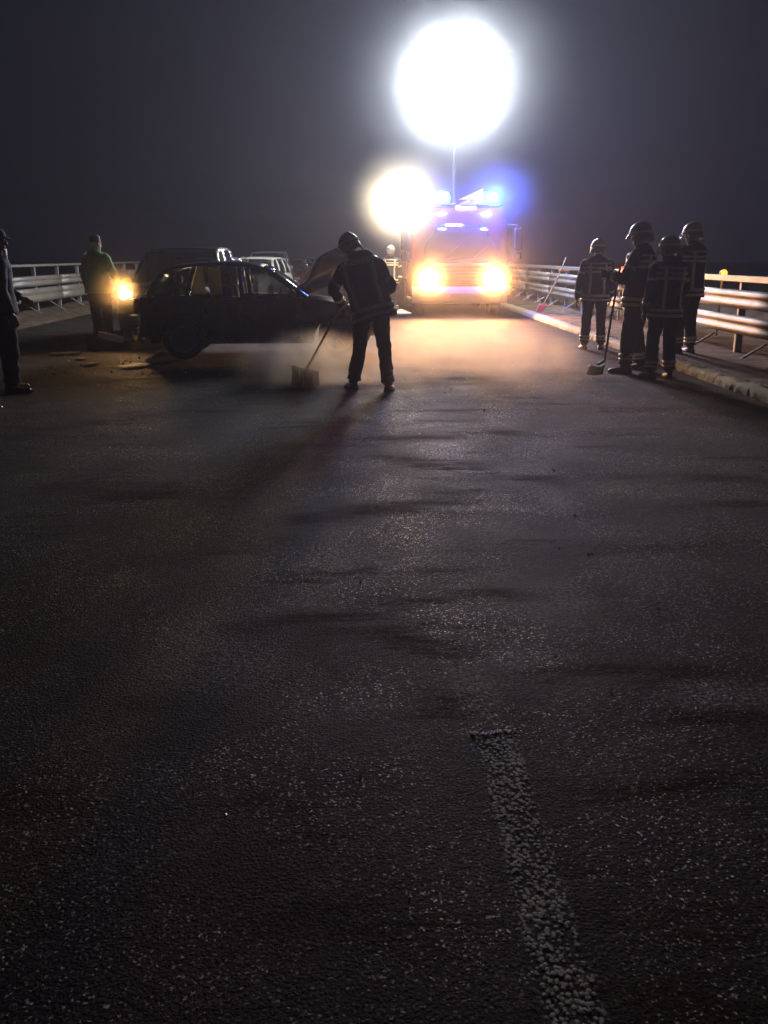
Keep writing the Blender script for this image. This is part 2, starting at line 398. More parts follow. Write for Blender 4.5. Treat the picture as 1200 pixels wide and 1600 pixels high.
# ------------------------------------------------------------ guard rails
def wbeam(h, d=.08, n=9):
    # profile points (offset towards the road, z) across the beam
    out = []
    for i in range(n):
        t = i/(n-1); out.append((d*.5*(1-math.cos(4*PI*t))*.5*1.0, (t-.5)*h))
    return out
def guard_rail(x, side, y0, y1, lab, zs, top, step=2.0):
    """side = +1 when the road lies towards +x"""
    g = empty('guard_rail', (x, y0, 0)); tag(g, lab, 'guard rail')
    beams = {}
    n = int((y1-y0)/4)
    for (zc, h) in zs:
        P = []
        pr = wbeam(h, .09)
        me = None
        for i in range(n):
            yy = i*4.0
            if me is None:
                me = MB().grid([[V((side*(.06+d), yv, z)) for d, z in pr] for yv in (0, 1.3, 2.6, 3.98)], thick=.006).build('rail_beam', 'steel', g, smooth=True, loc=(0, yy, zc))
            else:
                c = me.copy(); COL.objects.link(c); c.location = (0, yy, zc + random.uniform(-.006, .006)); c.rotation_euler = (0, random.uniform(-.02,.02), 0)
    tb = None
    for i in range(n):
        if tb is None: tb = MB().box((side*.02, 1.99, 0), (.06, 3.97, top[1]), bev=.012).build('top_rail', 'steel', g, loc=(0, 0, top[0]))
        else:
            c = tb.copy(); COL.objects.link(c); c.location = (0, i*4.0, top[0])
    po = None
    for i in range(int((y1-y0)/step)+1):
        if po is None: po = MB().box((-side*.04, 0, (top[0])/2-.1), (.11, .08, top[0]+.18), bev=.01).build('post', 'steeldull', g)
        else:
            c = po.copy(); COL.objects.link(c); c.location = (0, i*step, 0)
    bo = None
    for i in range(int((y1-y0)/step)+1):
        for (zc, h) in zs:
            if bo is None: bo = MB().box((side*.03, 0, 0), (.06, .10, .12), bev=.01).add(*_bolt(side)).build('spacer', 'steeldull', g, loc=(0, 0, zc))
            else:
                c = bo.copy(); COL.objects.link(c); c.location = (0, i*step, zc)
    br = None
    for i in range(int((y1-y0)/step)):
        if br is None: br = MB().tube([(-side*.05, 0, .30), (side*.42, .10, -.02)], .018, 6).build('brace', 'steeldull', g, loc=(0,1.0,0))
        else:
            c = br.copy(); COL.objects.link(c); c.location = (0, 1.0+i*step, 0)
    return g
def _bolt(side):
    m = MB().lathe([(0, side*.065),(.02, side*.065),(.02, 0)], axis='X', n=8); return m.v, m.f
guard_rail(-9.1, 1, 12, 60, 'double galvanised guard rail with thin top rail beyond the left verge', ((.86,.28),(.48,.38)), (1.28,.07))
guard_rail(5.95, -1, 4, 60, 'double galvanised guard rail running behind the firefighters on the right', ((.90,.28),(.52,.28)), (1.20,.10))

# ------------------------------------------------------------ wheels and cars
def wheel(parent, x, y, z, r, out, w=.2, rimm='rim'):
    wh = empty('wheel', (x, y, z), 0, parent)
    s = out
    t = MB().lathe([(r*.66, -w/2),(r*.9, -w/2),(r*.985, -w*.38),(r, -w*.2),(r, w*.2),(r*.985, w*.38),(r*.9, w/2),(r*.66, w/2),(r*.66, -w/2)], axis='Y', n=32)
    t.build('tyre', 'rubber', wh, smooth=True)
    m = MB().lathe([(r*.66, s*w*.46),(r*.60, s*w*.44),(r*.58, s*w*.2),(r*.2, s*w*.16),(.001, s*w*.2)], axis='Y', n=32)
    m.lathe([(r*.66, s*w*.49),(r*.69, s*w*.52),(r*.67, s*w*.42)], axis='Y', n=32)
    for k in range(7):
        a = 2*PI*k/7; m.tube([(r*.1*math.cos(a), s*w*.36, r*.1*math.sin(a)), (r*.62*math.cos(a), s*w*.42, r*.62*math.sin(a))], [r*.08, r*.045], 6)
    m.lathe([(r*.14, s*w*.2),(r*.13, s*w*.42),(.001, s*w*.44)], axis='Y', n=16)
    m.build('rim', rimm, wh, smooth=False)
    return wh
def make_car(name, label, loc, rz, P, paint, glass='glass', trim='plastic', group=None, cat='car', lit=None, backlit_panes=False, bonnet_up=False, roofrails=False):
    """x forward, y left, z up; P holds the side profile of this car"""
    t = empty(name, loc, rz); tag(t, label, cat, group)
    belt, hw, zs = P['belt'], P['hw'], P.get('sill', .24)
    x0, x1 = hw[0][0], hw[-1][0]; wr = P['wheel_r']; wx = P['wheels']
    def zb(x):
        z = zs + (.10 if x > x1-.25 or x < x0+.2 else 0)
        for w in wx:
            d = abs(x-w); ra = wr+.05
            if d < ra: z = max(z, wr + math.sqrt(ra*ra-d*d))
        return z
    def side(x, s, off=0):       # s 0..1 bottom to belt on the +y flank
        w = interp(hw, x)[0]; bz = interp(belt, x)[0]; lo = zb(x)
        z = lo + (bz-lo)*s
        sh = .955 + .045*math.sin(PI*min(1, max(0, (z-zs)/(bz-zs+1e-6)))**.8) - (.055*max(0, (s-.80)/.20)**2)
        return V((x, w*sh+off, z))
    n = 90; xs = [x0+(x1-x0)*i/n for i in range(n+1)]
    cab = P['cabin']
    mb = MB()
    ss = [0,.08,.2,.35,.5,.62,.74,.85,.93,.975,1]
    for sg in (1, -1):
        G = []
        for x in xs: G.append([V((x, sg*side(x, s).y, side(x, s).z)) for s in ss])
        mb.grid(G)
        lo = [[V((x, sg*side(x,0).y, zb(x))), V((x, sg*side(x,0).y*.5, zb(x)+.01)), V((x, 0, zb(x)+.01))] for x in xs]; mb.grid(lo)
    def top(x, f):
        p = side(x, 1); return V((x, p.y*f, p.z + .035*(1-f*f)))
    for a, c in ((x0, cab[0]), (cab[1], x1)):
        q = [a+(c-a)*i/16 for i in range(17)]
        mb.grid([[top(x, f) for f in (1,.8,.55,.25,0,-.25,-.55,-.8,-1)] for x in q])
    for xe in (x0, x1):
        mb.grid([[side(xe, s)*1.0 for s in ss], [V((xe, -side(xe, s).y, side(xe, s).z)) for s in ss]])
    # floor and dashboard inside the cabin
    w = interp(hw, 0)[0]*.86
    mb.box(((cab[0]+cab[1])/2, 0, zs+.06), (cab[1]-cab[0], w*2, .04))
    mb.box((cab[1]-.18, 0, interp(belt, cab[1])[0]-.12), (.34, w*1.9, .18), bev=.05)
    mb.build('body', paint, t, smooth=True)
    rf = P['roof']                     # (x, z, halfwidth)
    def roofp(x, f):
        z, hwid = interp(rf, x); return V((x, hwid*f, z + .03*(1-f*f)))
    rxs = [rf[0][0]+(rf[-1][0]-rf[0][0])*i/14 for i in range(15)]
    ro = MB().grid([[roofp(x, f) for f in (1,.92,.6,.3,0,-.3,-.6,-.92,-1)] for x in rxs], thick=-.03).build('roof', paint, t, smooth=True)
    xr, xf = rf[0][0], rf[-1][0]
    pl = P['pillars']                  # list of (x belt, x roof) front to rear, first = A, last = rear
    for i, (xb, xt) in enumerate(pl):
        for sg in (1, -1):
            a = side(xb, 1); c = roofp(xt, 1); m2 = (a+c)/2 + V((0, .025, .02))
            wd = .035 if 0 < i < len(pl)-1 else .05
            pts = [V((p.x, sg*(p.y-.015), p.z)) for p in (a, m2, c)]
            MB().tube(pts, wd, 8, flat=.6).build('pillar', paint, t, smooth=True)
    for sg in (1, -1):
        pts = [V((x, sg*roofp(x,1).y, roofp(x,1).z)) for x in rxs]
        MB().tube(pts, .022, 8).build('drip_rail', trim if trim != 'plastic' else paint, t, smooth=True)
        if roofrails:
            pts = [V((x, sg*(roofp(x,1).y-.05), roofp(x,1).z+(.07 if 0 < i < 14 else .01))) for i, x in enumerate(rxs)]
            MB().tube(pts, .016, 8).build('roof_bar', 'chrome', t, smooth=True)
    def surf(sg, xb0, xt0, xb1, xt1, m, nm, off=-.012, g=.0, k=6):
        rows = []
        for i in range(k+1):
            u = g + (1-2*g)*i/k; r = []
            for j in range(k+1):
                v = g + (1-2*g)*j/k
                a = side(xb0+(xb1-xb0)*u, 1); c = roofp(xt0+(xt1-xt0)*u, 1)
                p = a.lerp(c, v); p.y += .022*math.sin(PI*v)+off
                r.append(V((p.x, sg*p.y, p.z)))
            rows.append(r)
        return rows
    for sg in (1, -1):
        for i in range(len(pl)-1):
            (a, c), (d, e) = pl[i], pl[i+1]
            rows = surf(sg, a-.03, c-.03, d+.03, e+.03, glass, 'side_window', g=.03)
            MB().grid(rows, thick=.004).build('side_window', glass, t, smooth=True)
            if backlit_panes and i == 1 and sg == -1:  # cream panes added for the headlight glow in the rear door window
                for (qa, qc) in ((a-.28, a-.50), (a-.54, a-.78)):
                    MB().grid(surf(sg, qa, qa-.04, qc, qc-.04, glass, '', off=-.05, g=.06), thick=.003).build('added_backlit_pane', 'backlit_pane', t, smooth=True)
            if trim != 'plastic':
                loop = [rows[0][j] for j in range(7)] + [rows[i2][6] for i2 in range(1,7)] + [rows[6][j] for j in range(5,-1,-1)] + [rows[i2][0] for i2 in range(5,-1,-1)]
                MB().tube([V((p.x, p.y+sg*.016, p.z)) for p in loop], .014, 6).build('window_trim', trim, t, smooth=True)
    # windscreen and rear window
    def cross(xb, xt, nm, bow):
        rows = []
        for i in range(9):
            f = -1+2*i/8; a = side(xb, 1); c = roofp(xt, 1); r = []
            for j in range(6):
                v = .02+.96*j/5; q = a.lerp(c, v); r.append(V((q.x+bow*(1-f*f), q.y*f*.95, q.z+.03*(1-f*f)*v)))
            rows.append(r)
        return MB().grid(rows, thick=.004).build(nm, glass, t, smooth=True)
    cross(pl[0][0], pl[0][1], 'windscreen', .10); cross(pl[-1][0], pl[-1][1], 'rear_window', -.08)
    # doors as proud panels with handles
    for sg in (1, -1):
        for (da, dc) in P['doors']:
            rows = [[(lambda p: V((p.x, sg*(p.y+.007), p.z)))(side(da+(dc-da)*i/8, s)) for s in (.1,.22,.38,.55,.7,.82,.92,.965)] for i in range(9)]
            dr = MB().grid(rows, thick=(.008 if sg > 0 else -.008)).build('door', paint, t, smooth=True)
            hx = min(da, dc)+.14; p = side(hx, .80)
            MB().box((hx, sg*(p.y+.035), p.z), (.17,.025,.028), bev=.01).build('handle', paint, dr)
        p = side(cab[1]-.12, .98)
        mi = MB().box((cab[1]-.22, sg*(p.y+.13), p.z+.07), (.09,.20,.14), bev=.04); mi.tube([(cab[1]-.22, sg*(p.y-.02), p.z), (cab[1]-.22, sg*(p.y+.08), p.z+.04)], .02, 6)
        mi.build('wing_mirror', paint, t, smooth=False)
    for w in wx:
        for sg in (1, -1): wheel(t, w, sg*(interp(hw, w)[0]-.11), wr, wr, sg)
    # bumpers, grille, plates, lamps
    for xe, d, nm in ((x1, 1, 'front_bumper'), (x0, -1, 'rear_bumper')):
        rows = []
        for i in range(11):
            f = -1+2*i/10; we = interp(hw, xe-d*.10)[0]*1.0
            xx = xe + d*.05 - d*.13*abs(f)**3
            rows.append([V((xx-d*.03, we*f, zs)), V((xx, we*f, zs+.05)), V((xx+d*.01, we*f, zs+.16)), V((xx-d*.02, we*f, zs+.24))])
        bu = MB().grid(rows, thick=.02*d).build(nm, paint, t, smooth=True)
        MB().box((xe+d*.075, 0, zs+.16), (.012,.50,.11), bev=.004).build('number_plate', 'plate', t)
    gz = interp(belt, x1-.05)[0]
    gr = MB()
    for k in range(4): gr.box((x1+.022, 0, zs+.28+(gz-zs-.34)*k/3), (.03, .72, .018), bev=.004)
    gr.box((x1+.008, 0, (zs+.25+gz)/2), (.02,.76,gz-zs-.27)).build('grille', 'plastic', t)
    MB().lathe([(.05, x1+.03),(.05, x1+.045),(.001, x1+.05)], (0,0,(zs+.25+gz)/2), axis='X', n=16).build('emblem_disc', 'chrome', t)
    for sg in (1, -1):
        xh = x1-.10; w = interp(hw, xh)[0]
        lm = 'lens'
        if lit and sg in lit: lm = lit[sg]
        hl = MB().box((xh+.06, sg*(w-.17), gz-P.get('lampz', .10)), (.10,.25,.13), Matrix.Rotation(-sg*.35,3,'Z'), bev=.04).build('headlight', lm, t)
        xh = x0+.06; w = interp(hw, xh)[0]; bz = interp(belt, xh)[0]
        MB().box((xh-.03, sg*(w-.06), bz-.13), (.10,.13,.22), bev=.03).build('tail_lamp', 'tail', t)
    for sx, sy in ((cab[1]-.95, .38), (cab[1]-.95, -.38), (cab[1]-1.75, .38), (cab[1]-1.75, -.38)):
        st = MB().box((sx, sy, zs+.30), (.50,.48,.16), bev=.06).box((sx-.26, sy, zs+.58), (.14,.46,.58), Matrix.Rotation(-.2,3,'Y'), bev=.06).box((sx-.36, sy, zs+.94), (.09,.26,.16), bev=.04)
        st.build('seat', 'seat', t, smooth=False)
    sw = MB(); sw.lathe([(.17,0),(.185,.012),(.17,.024),(.155,.012),(.17,0)], n=20)
    o = sw.build('steering_wheel', 'plastic', t, loc=(cab[1]-.50, .36, interp(belt, cab[1])[0]-.02), rot=(0,R(-65),0))
    # bonnet
    fx0, fx1 = cab[1]+.03, x1-.08
    rows = []
    for i in range(9):
        x = fx0+(fx1-fx0)*i/8
        rows.append([top(x, f)+V((0,0,.008)) for f in (.86,.6,.3,0,-.3,-.6,-.86)])
    if bonnet_up:
        h = rows[0][3].copy()
        rt = Matrix.Rotation(R(-55), 3, 'Y')
        rows2 = []
        for i, r in enumerate(rows):
            r2 = []
            for p in r:
                q = rt @ (p-h) + h
                q = Matrix.Translation(h) @ Matrix.Rotation(R(-38),4,'Z') @ Matrix.Rotation(R(14),4,'X') @ Matrix.Translation(-h) @ q
                q.z += .06*math.sin(i*1.1)+.03*noise.noise(V((p.x*4,p.y*4,1))); q.x -= .05*math.sin(i*.9)
                r2.append(q)
            rows2.append(r2)
        rows = rows2
        eb = MB()
        for k in range(14): eb.box((random.uniform(fx0+.1,fx1-.2), random.uniform(-.5,.5), random.uniform(.62,.85)), (random.uniform(.1,.3),random.uniform(.1,.3),random.uniform(.08,.2)), random.uniform(0,1), bev=.02)
        for k in range(6):
            a = V((random.uniform(fx0,fx1-.2), random.uniform(-.5,.5), .8)); eb.tube([a, a+V((.1,.1,.1)), a+V((.2,.25,.02))], .018, 6)
        eb.build('engine', 'debris', t)
    MB().grid(rows, thick=-.012).build('bonnet', 'darkened' if bonnet_up else paint, t, smooth=True)
    return t
HATCH = dict(belt=[(-1.92,.72),(-1.86,.93),(-1.2,.96),(0,.93),(.72,.92),(1.25,.84),(1.6,.76),(1.82,.64),(1.90,.52)],
    hw=[(-1.92,.58),(-1.85,.72),(-1.5,.81),(-.9,.84),(0,.85),(1.0,.84),(1.5,.79),(1.75,.68),(1.90,.48)],
    wheel_r=.31, wheels=(-1.20, 1.18), cabin=(-1.70,.72), roof=[(-1.55,1.27,.55),(-1.35,1.36,.60),(-.9,1.41,.62),(-.3,1.41,.62),(.05,1.36,.60)],
    pillars=[(.70,.05),(-.28,-.32),(-1.12,-1.0),(-1.72,-1.50)], doors=[(.62,-.22),(-.28,-.86)])
SUV = dict(belt=[(-2.15,.85),(-2.08,1.06),(-1.2,1.06),(0,1.03),(.85,1.03),(1.4,1.04),(1.95,1.0),(2.12,.95),(2.2,.82)], lampz=.03,
    hw=[(-2.15,.66),(-2.08,.80),(-1.7,.88),(-.9,.91),(0,.91),(1.2,.90),(1.8,.86),(2.08,.76),(2.2,.58)], sill=.32,
    wheel_r=.36, wheels=(-1.33, 1.33), cabin=(-1.95,.85), roof=[(-1.85,1.48,.60),(-1.6,1.60,.66),(-.9,1.67,.69),(-.2,1.67,.69),(.15,1.62,.67)],
    pillars=[(.83,.15),(-.22,-.28),(-1.12,-1.05),(-1.98,-1.78)], doors=[(.72,-.16),(-.22,-.98)])
WAGON = dict(belt=[(-2.25,.75),(-2.18,.95),(-1.2,.96),(0,.93),(.9,.92),(1.5,.86),(1.95,.78),(2.12,.66),(2.2,.54)],
    hw=[(-2.25,.62),(-2.16,.76),(-1.8,.84),(-.9,.87),(0,.88),(1.2,.87),(1.8,.83),(2.06,.72),(2.2,.52)], sill=.24,
    wheel_r=.32, wheels=(-1.36, 1.34), cabin=(-2.0,.90), roof=[(-1.95,1.30,.56),(-1.7,1.40,.60),(-.9,1.45,.63),(-.2,1.45,.63),(.15,1.40,.61)],
    pillars=[(.88,.15),(-.2,-.26),(-1.12,-1.05),(-2.05,-1.88)], doors=[(.78,-.16),(-.22,-.96)])
# crashed hatchback broadside on the lane
make_car('crashed_car', 'dark wrecked hatchback standing broadside across the lane with its crumpled bonnet up', (-1.53, 14.72, 0), R(2.0), HATCH, 'carblack', backlit_panes=True, bonnet_up=True)
# cars queued up behind it, noses to the camera
make_car('suv', 'dark tall car with one headlight on, nose behind the wrecked hatchback', (-3.42, 18.15, 0), R(-92), SUV, 'cardark', trim='chrome', group='cars queued behind the wreck', lit={-1: 'suvlens', 1: 'suvlens'})
GQ = 'cars queued behind the wreck'
make_car('queued_car', 'silver estate car, second in the queue right behind the dark tall car', (-3.70, 24.3, 0), R(-90), WAGON, 'carsilver', trim='chrome', group=GQ, roofrails=True)
make_car('queued_car', 'white estate car, third in the queue, brightly lit along its flank', (-3.45, 31.0, 0), R(-99), WAGON, 'carwhite', group=GQ)
make_car('queued_car', 'silver tall car, fourth in the queue behind the white estate', (-3.75, 38.5, 0), R(-90), SUV, 'carsilver', group=GQ, lit={1:'dimamber',-1:'dimamber'})
make_car('queued_car', 'red hatchback, fifth in the queue far down the lane', (-3.3, 45.5, 0), R(-91), HATCH, 'carred', trim='chrome', group=GQ)
make_car('queued_car', 'blue hatchback, last and farthest in the queue', (-3.2, 53.5, 0), R(-90), HATCH, 'carblue', trim='chrome', group=GQ)
lamp('suv_beam', 'SPOT', (-4.03, 15.80, .99), 120, (1,.56,.22), .09, aim=(-.15,-1,-.02), angle=115, blend=.6)
lamp('suv_beam', 'SPOT', (-2.83, 15.80, .99), 160, (1,.78,.48), .08, aim=(.15,-1,.05), angle=120, blend=.6)

# torn-off bumper and bits lying at the SUV's front corner
tb = empty('torn_bumper', (-4.25, 15.35, 0), .1); tag(tb, 'torn off pale bumper corner lying at the nose of the dark tall car', 'bumper')
rows = [[V((x, .10*math.sin(x*3), z+.12*x*x)) for z in (.0,.07,.13,.18)] for x in np.linspace(-.36,.36,9)]
MB().grid(rows, thick=.02).build('bumper_skin', 'debris', tb, smooth=True)
MB().box((.05,-.06,.22), (.44,.015,.11), Matrix.Rotation(.25,3,'Y') @ Matrix.Rotation(-.3,3,'X'), bev=.004).build('number_plate', 'plate', tb)
MB().tube([(-.3,.1,.02),(-.1,.16,.10),(.25,.1,.03)], .018, 6).build('bracket', 'debris', tb)
for i, (x, yy, s, r) in enumerate(((-4.75,14.6,.22,.4),(-3.95,13.2,.16,1.2),(-3.2,12.9,.25,.8),(-4.3,13.9,.12,2.0))):
    P = [[V((s*u, s*.5*v, .01+.10*s*abs(math.sin(3*u+v)))) for v in (-1,-.4,.3,1)] for u in (-1,-.4,.2,.6,1)]
    o = MB().grid(P, thick=.008).build('car_fragment', 'debris', loc=(x, yy, .005), rot=(0,0,r))
    tag(o, ['grey plastic fragment lying farthest left on the lane near the standing person','small grey plastic fragment beside the wreck, nearest the camera on its left','largest plastic fragment lying under the tail of the wrecked hatchback','smallest plastic fragment just in front of the torn bumper'][i], 'debris', 'plastic fragments around the wreck')

# ------------------------------------------------------------ fire engine
fe = empty('fire_engine', (2.62, 23.4, 0)); tag(fe, 'red fire engine facing the camera with headlights, floodlights and blue beacons lit', 'fire engine')
# x right, y back (away from the camera)
def cabloft():
    mb = MB(); rings = []
    prof = [(.0,.52,1.20),(.0,.95,1.235),(-.02,1.25,1.24),(-.0,1.42,1.235),(.10,2.05,1.20),(.20,2.55,1.16),(.30,2.70,1.10)]  # y, z, half width
    rows = []
    for (y, z, w) in prof:
        r = []
        for a in np.linspace(-1, 1, 15):
            f = abs(a)**5; r.append(V((w*a, y+.16*f, z)))
        rows.append(r)
    mb.grid(rows)
    for sg in (-1, 1):
        mb.grid([[rows[i][14 if sg > 0 else 0], V((prof[i][2]*sg, 1.0, prof[i][1])), V((prof[i][2]*sg, 2.0, prof[i][1]))] for i in range(len(prof))])
    top = rows[-1]; mb.grid([top, [V((p.x, .5, 2.76)) for p in top], [V((p.x, 2.0, 2.76)) for p in top]])
    mb.grid([[V((p.x, 2.0, z)) for p in top] for z in (.55, 2.76)])
    mb.grid([rows[0], [V((p.x, 2.0, .52)) for p in rows[0]]])
    return mb
cabloft().build('cab', 'firered', fe, smooth=True)
rows = []
for (y, z, w) in ((-.025,1.42,1.06),(.02,1.72,1.05),(.085,2.02,1.03),(.15,2.32,1.0)):
    rows.append([V((w*a, y+.12*abs(a)**5, z)) for a in np.linspace(-1,1,13)])
MB().grid(rows, thick=.02).build('windscreen', 'darkglass', fe, smooth=True)
for k, (xa, xb) in enumerate(((-.85,-.15),(-.1,.6))):
    MB().tube([(xa,-.05,1.42),(xb,-.035,1.50)], .012, 6).tube([(xb-.32,-.045,1.455),(xb+.1,.03,1.80)], .010, 6).build('wiper', 'plastic', fe)
gr = MB()
for k in range(5): gr.box((0,-.035,.86+.085*k), (1.30,.03,.035), bev=.008)
gr.build('grille', 'plastic', fe)
MB().box((0,-.03,1.33), (1.5,.02,.07), bev=.005).build('front_stripe', 'white', fe)
bp_ = MB()
rows = [[V((1.24*a, -.10+.20*abs(a)**5+dy, z)) for a in np.linspace(-1,1,13)] for (dy, z) in ((.06,.36),(0,.42),(0,.70),(.06,.78))]
bp_.grid(rows, thick=.05).build('bumper', 'white', fe, smooth=True)
MB().box((0,-.125,.56), (.52,.012,.12), bev=.004).build('number_plate', 'plate', fe)
for sg in (-1, 1):
    hb = MB().box((sg*.84,-.07,.90), (.50,.10,.30), bev=.04).build('headlight', 'plastic', fe)
    for dx in (-.11,.11): MB().lathe([(.12,-.128),(.09,-.14),(.001,-.148)], (sg*.84+dx,0,.91), axis='Y', n=20).build('lens', 'headlens', hb)
    MB().lathe([(.085,-.128),(.06,-.135),(.001,-.14)], (sg*.84,0,1.16), axis='Y', n=16).build('upper_lamp', 'headlens', fe)
    MB().box((sg*.84,-.06,1.16), (.18,.08,.16), bev=.03).build('lamp_housing', 'plastic', fe)
    mr_ = MB().tube([(sg*1.18,.10,2.30),(sg*1.42,-.04,2.28),(sg*1.42,-.04,1.45),(sg*1.18,.02,1.42)], .016, 8).build('mirror_arm', 'plastic', fe)
    MB().box((sg*1.44,-.02,1.95), (.22,.10,.56), bev=.04).build('mirror', 'plastic', mr_)
    MB().box((sg*1.44,-.02,1.53), (.20,.10,.20), bev=.04).build('small_mirror', 'plastic', mr_)
    for dy, w_ in ((.95,.9),):
        dr = MB().box((sg*1.248, dy, 1.35), (.02, w_, 1.5), bev=.008).build('cab_door', 'firered', fe)
        MB().box((sg*1.262, dy, 1.85), (.01, w_*.8, .55), bev=.003).build('door_window', 'darkglass', dr)
        MB().box((sg*1.275, dy+.28, 1.32), (.03,.14,.04), bev=.01).build('door_handle', 'plastic', dr)
    MB().box((sg*1.27, 1.0, .46), (.12, .8, .04), bev=.01).build('step', 'steel', fe)
    for yw in (1.15, 5.0):
        wheel(fe, sg*1.02, yw, .5, .5, 1, .3).rotation_euler = (0,0,R(-90)*sg)
MB().box((0,4.75,1.80), (2.5,5.3,2.0), bev=.03).build('equipment_body', 'firered', fe)
MB().box((0,4.2,.62), (1.0,7.4,.3), bev=.03).build('chassis', 'plastic', fe)
for sg in (-1, 1):
    for yc in (2.95, 4.35, 5.75):
        sh = empty('roller_shutter', (sg*1.262, yc, 0), 0, fe)
        sl0 = None
        for k in range(16):
            if sl0 is None: sl0 = MB().box((0,0,0), (.02, 1.24, .095), bev=.006).build('slat', 'shutter', sh, loc=(0,0,.95+.1*k))
            else:
                c = sl0.copy(); COL.objects.link(c); c.location = (0,0,.95+.1*k)
        MB().tube([(sg*.02,-.4,1.0),(sg*.04,0,1.0),(sg*.02,.4,1.0)], .012, 6).build('pull_bar', 'steel', sh)
MB().box((0,4.75,2.84), (2.3,5.2,.06), bev=.01).build('roof_deck', 'steel', fe)
# roof ladder with pale tip cover (the wedge that shows between the beacons)
lad = empty('roof_ladder', (.72, 2.4, 3.02), 0, fe)
for sx in (-.22,.22): MB().box((sx,2.0,0), (.05,4.4,.09), bev=.01).build('rail', 'steel', lad)
rg = None
for k in range(14):
    if rg is None: rg = MB().tube([(-.2,0,0),(.2,0,0)], .016, 6).build('rung', 'steel', lad, loc=(0,0,0))
    else:
        c = rg.copy(); COL.objects.link(c); c.location = (0,.3*k,0)
wd = MB(); wd.add([(-.52,0,0),(.12,0,0),(.10,0,.27),(-.52,.35,0),(.12,.35,0),(.10,.35,.27)], [(0,1,2),(5,4,3),(0,3,4,1),(1,4,5,2),(2,5,3,0)])
wd.build('tip_cover', 'white', lad, loc=(-.05,-.45,.0))
# beacons
for sg, xx in ((-1,-.42),(1,.72)):
    hb = MB().box((xx,.45,2.80), (.62,.30,.06), bev=.02).build('beacon_base', 'plastic', fe)
    MB().lathe([(.17,2.83),(.20,2.90),(.20,3.02),(.15,3.10),(.001,3.13)], (xx+.05*sg,.45,-.0), n=20).build('beacon_dome', 'bluelens', hb, smooth=True)
# telescopic mast and lighting balloon
mast = empty('light_mast', (0, 2.25, 0), 0, fe)
for z0, z1, r in ((2.2,3.2,.06),(3.2,3.9,.04),(3.9,4.5,.025)):
    MB().tube([(0,0,z0),(0,0,z1)], r, 12).build('mast_section', 'plastic', mast)
BR = 1.42; BZ = 5.93; BX = 2.60; BY = 25.65
bl = empty('lighting_balloon', (BX, BY, BZ)); tag(bl, 'huge round glowing white lighting balloon on the mast above the fire engine', 'lighting balloon')
MB().ball((0,0,0), (BR,BR,BR*.98), 40, 24).build('envelope', 'balloon', bl, smooth=True)
MB().lathe([(.10,-BR*.99),(.11,-BR*1.02),(.05,-BR*1.04),(.03,-BR*1.06)], n=16).build('collar', 'plastic', bl)
lamp('balloon_light', 'POINT', (BX, BY, BZ), 1650, (.95,.97,1), BR+.03)
# floodlight cluster on a swing-out arm at the roof's left edge
fl = empty('floodlight_cluster', (1.02, 24.2, 2.83)); tag(fl, 'cluster of blazing floodlights on a bracket at the left roof edge of the fire engine', 'floodlight')
MB().tube([(.5,.12,-.0),(-.48,.12,0)], .025, 8).tube([(.3,.12,0),(.55,.2,-.4)], .025, 8).build('bracket', 'steeldull', fl)
for ix, iz in [(0,0)]+[(.41*math.cos(a), .41*math.sin(a)) for a in np.arange(6)*PI/3]:
    h = MB().lathe([(.001,.10),(.10,.09),(.19,-.04),(.20,-.07),(.185,-.07)], (ix,0,iz), axis='Y', n=24).build('lamp_head', 'plastic', fl, smooth=True)
    MB().lathe([(.185,-.065),(.12,-.08),(.001,-.088)], (ix,0,iz), axis='Y', n=24).build('lens', 'floodlens', h)
lamp('flood_light', 'POINT', (1.02, 23.9, 2.83), 650, (1,.82,.46), .26)
lamp('head_beam', 'SPOT', (1.78, 23.22, .92), 1800, (1,.42,.11), .12, aim=(-.03,-1,-.045), angle=165, blend=.8)
lamp('head_beam', 'SPOT', (3.46, 23.22, .92), 1800, (1,.42,.11), .12, aim=(.0,-1,-.045), angle=165, blend=.8)
lamp('blue_light', 'POINT', (2.15, 23.35, 3.0), 300, (.06,.12,1), .17)
lamp('blue_light', 'POINT', (3.42, 23.35, 3.0), 1000, (.04,.10,1), .17)
# white board lying beside the engine
o = MB().box((0,0,0), (.62,1.6,.05), bev=.012).tube([(-.2,-.82,0),(.2,-.82,0)], .02, 6).build('white_board', 'white', loc=(.98,24.2,.10), rot=(R(0),0,R(6)))
tag(o, 'white board lying flat on the road beside the fire engine', 'board')
o = empty('equipment_case', (.52,25.6,0), .3); tag(o, 'small pale equipment case on the road behind the sweeping firefighter', 'case')
MB().box((0,0,.24), (.5,.32,.44), bev=.03).build('shell', 'white', o); MB().box((0,0,.48), (.52,.34,.05), bev=.02).build('lid', 'white', o)
MB().tube([(-.1,0,.50),(-.1,0,.56),(.1,0,.56),(.1,0,.50)], .012, 6).build('handle', 'plastic', o)

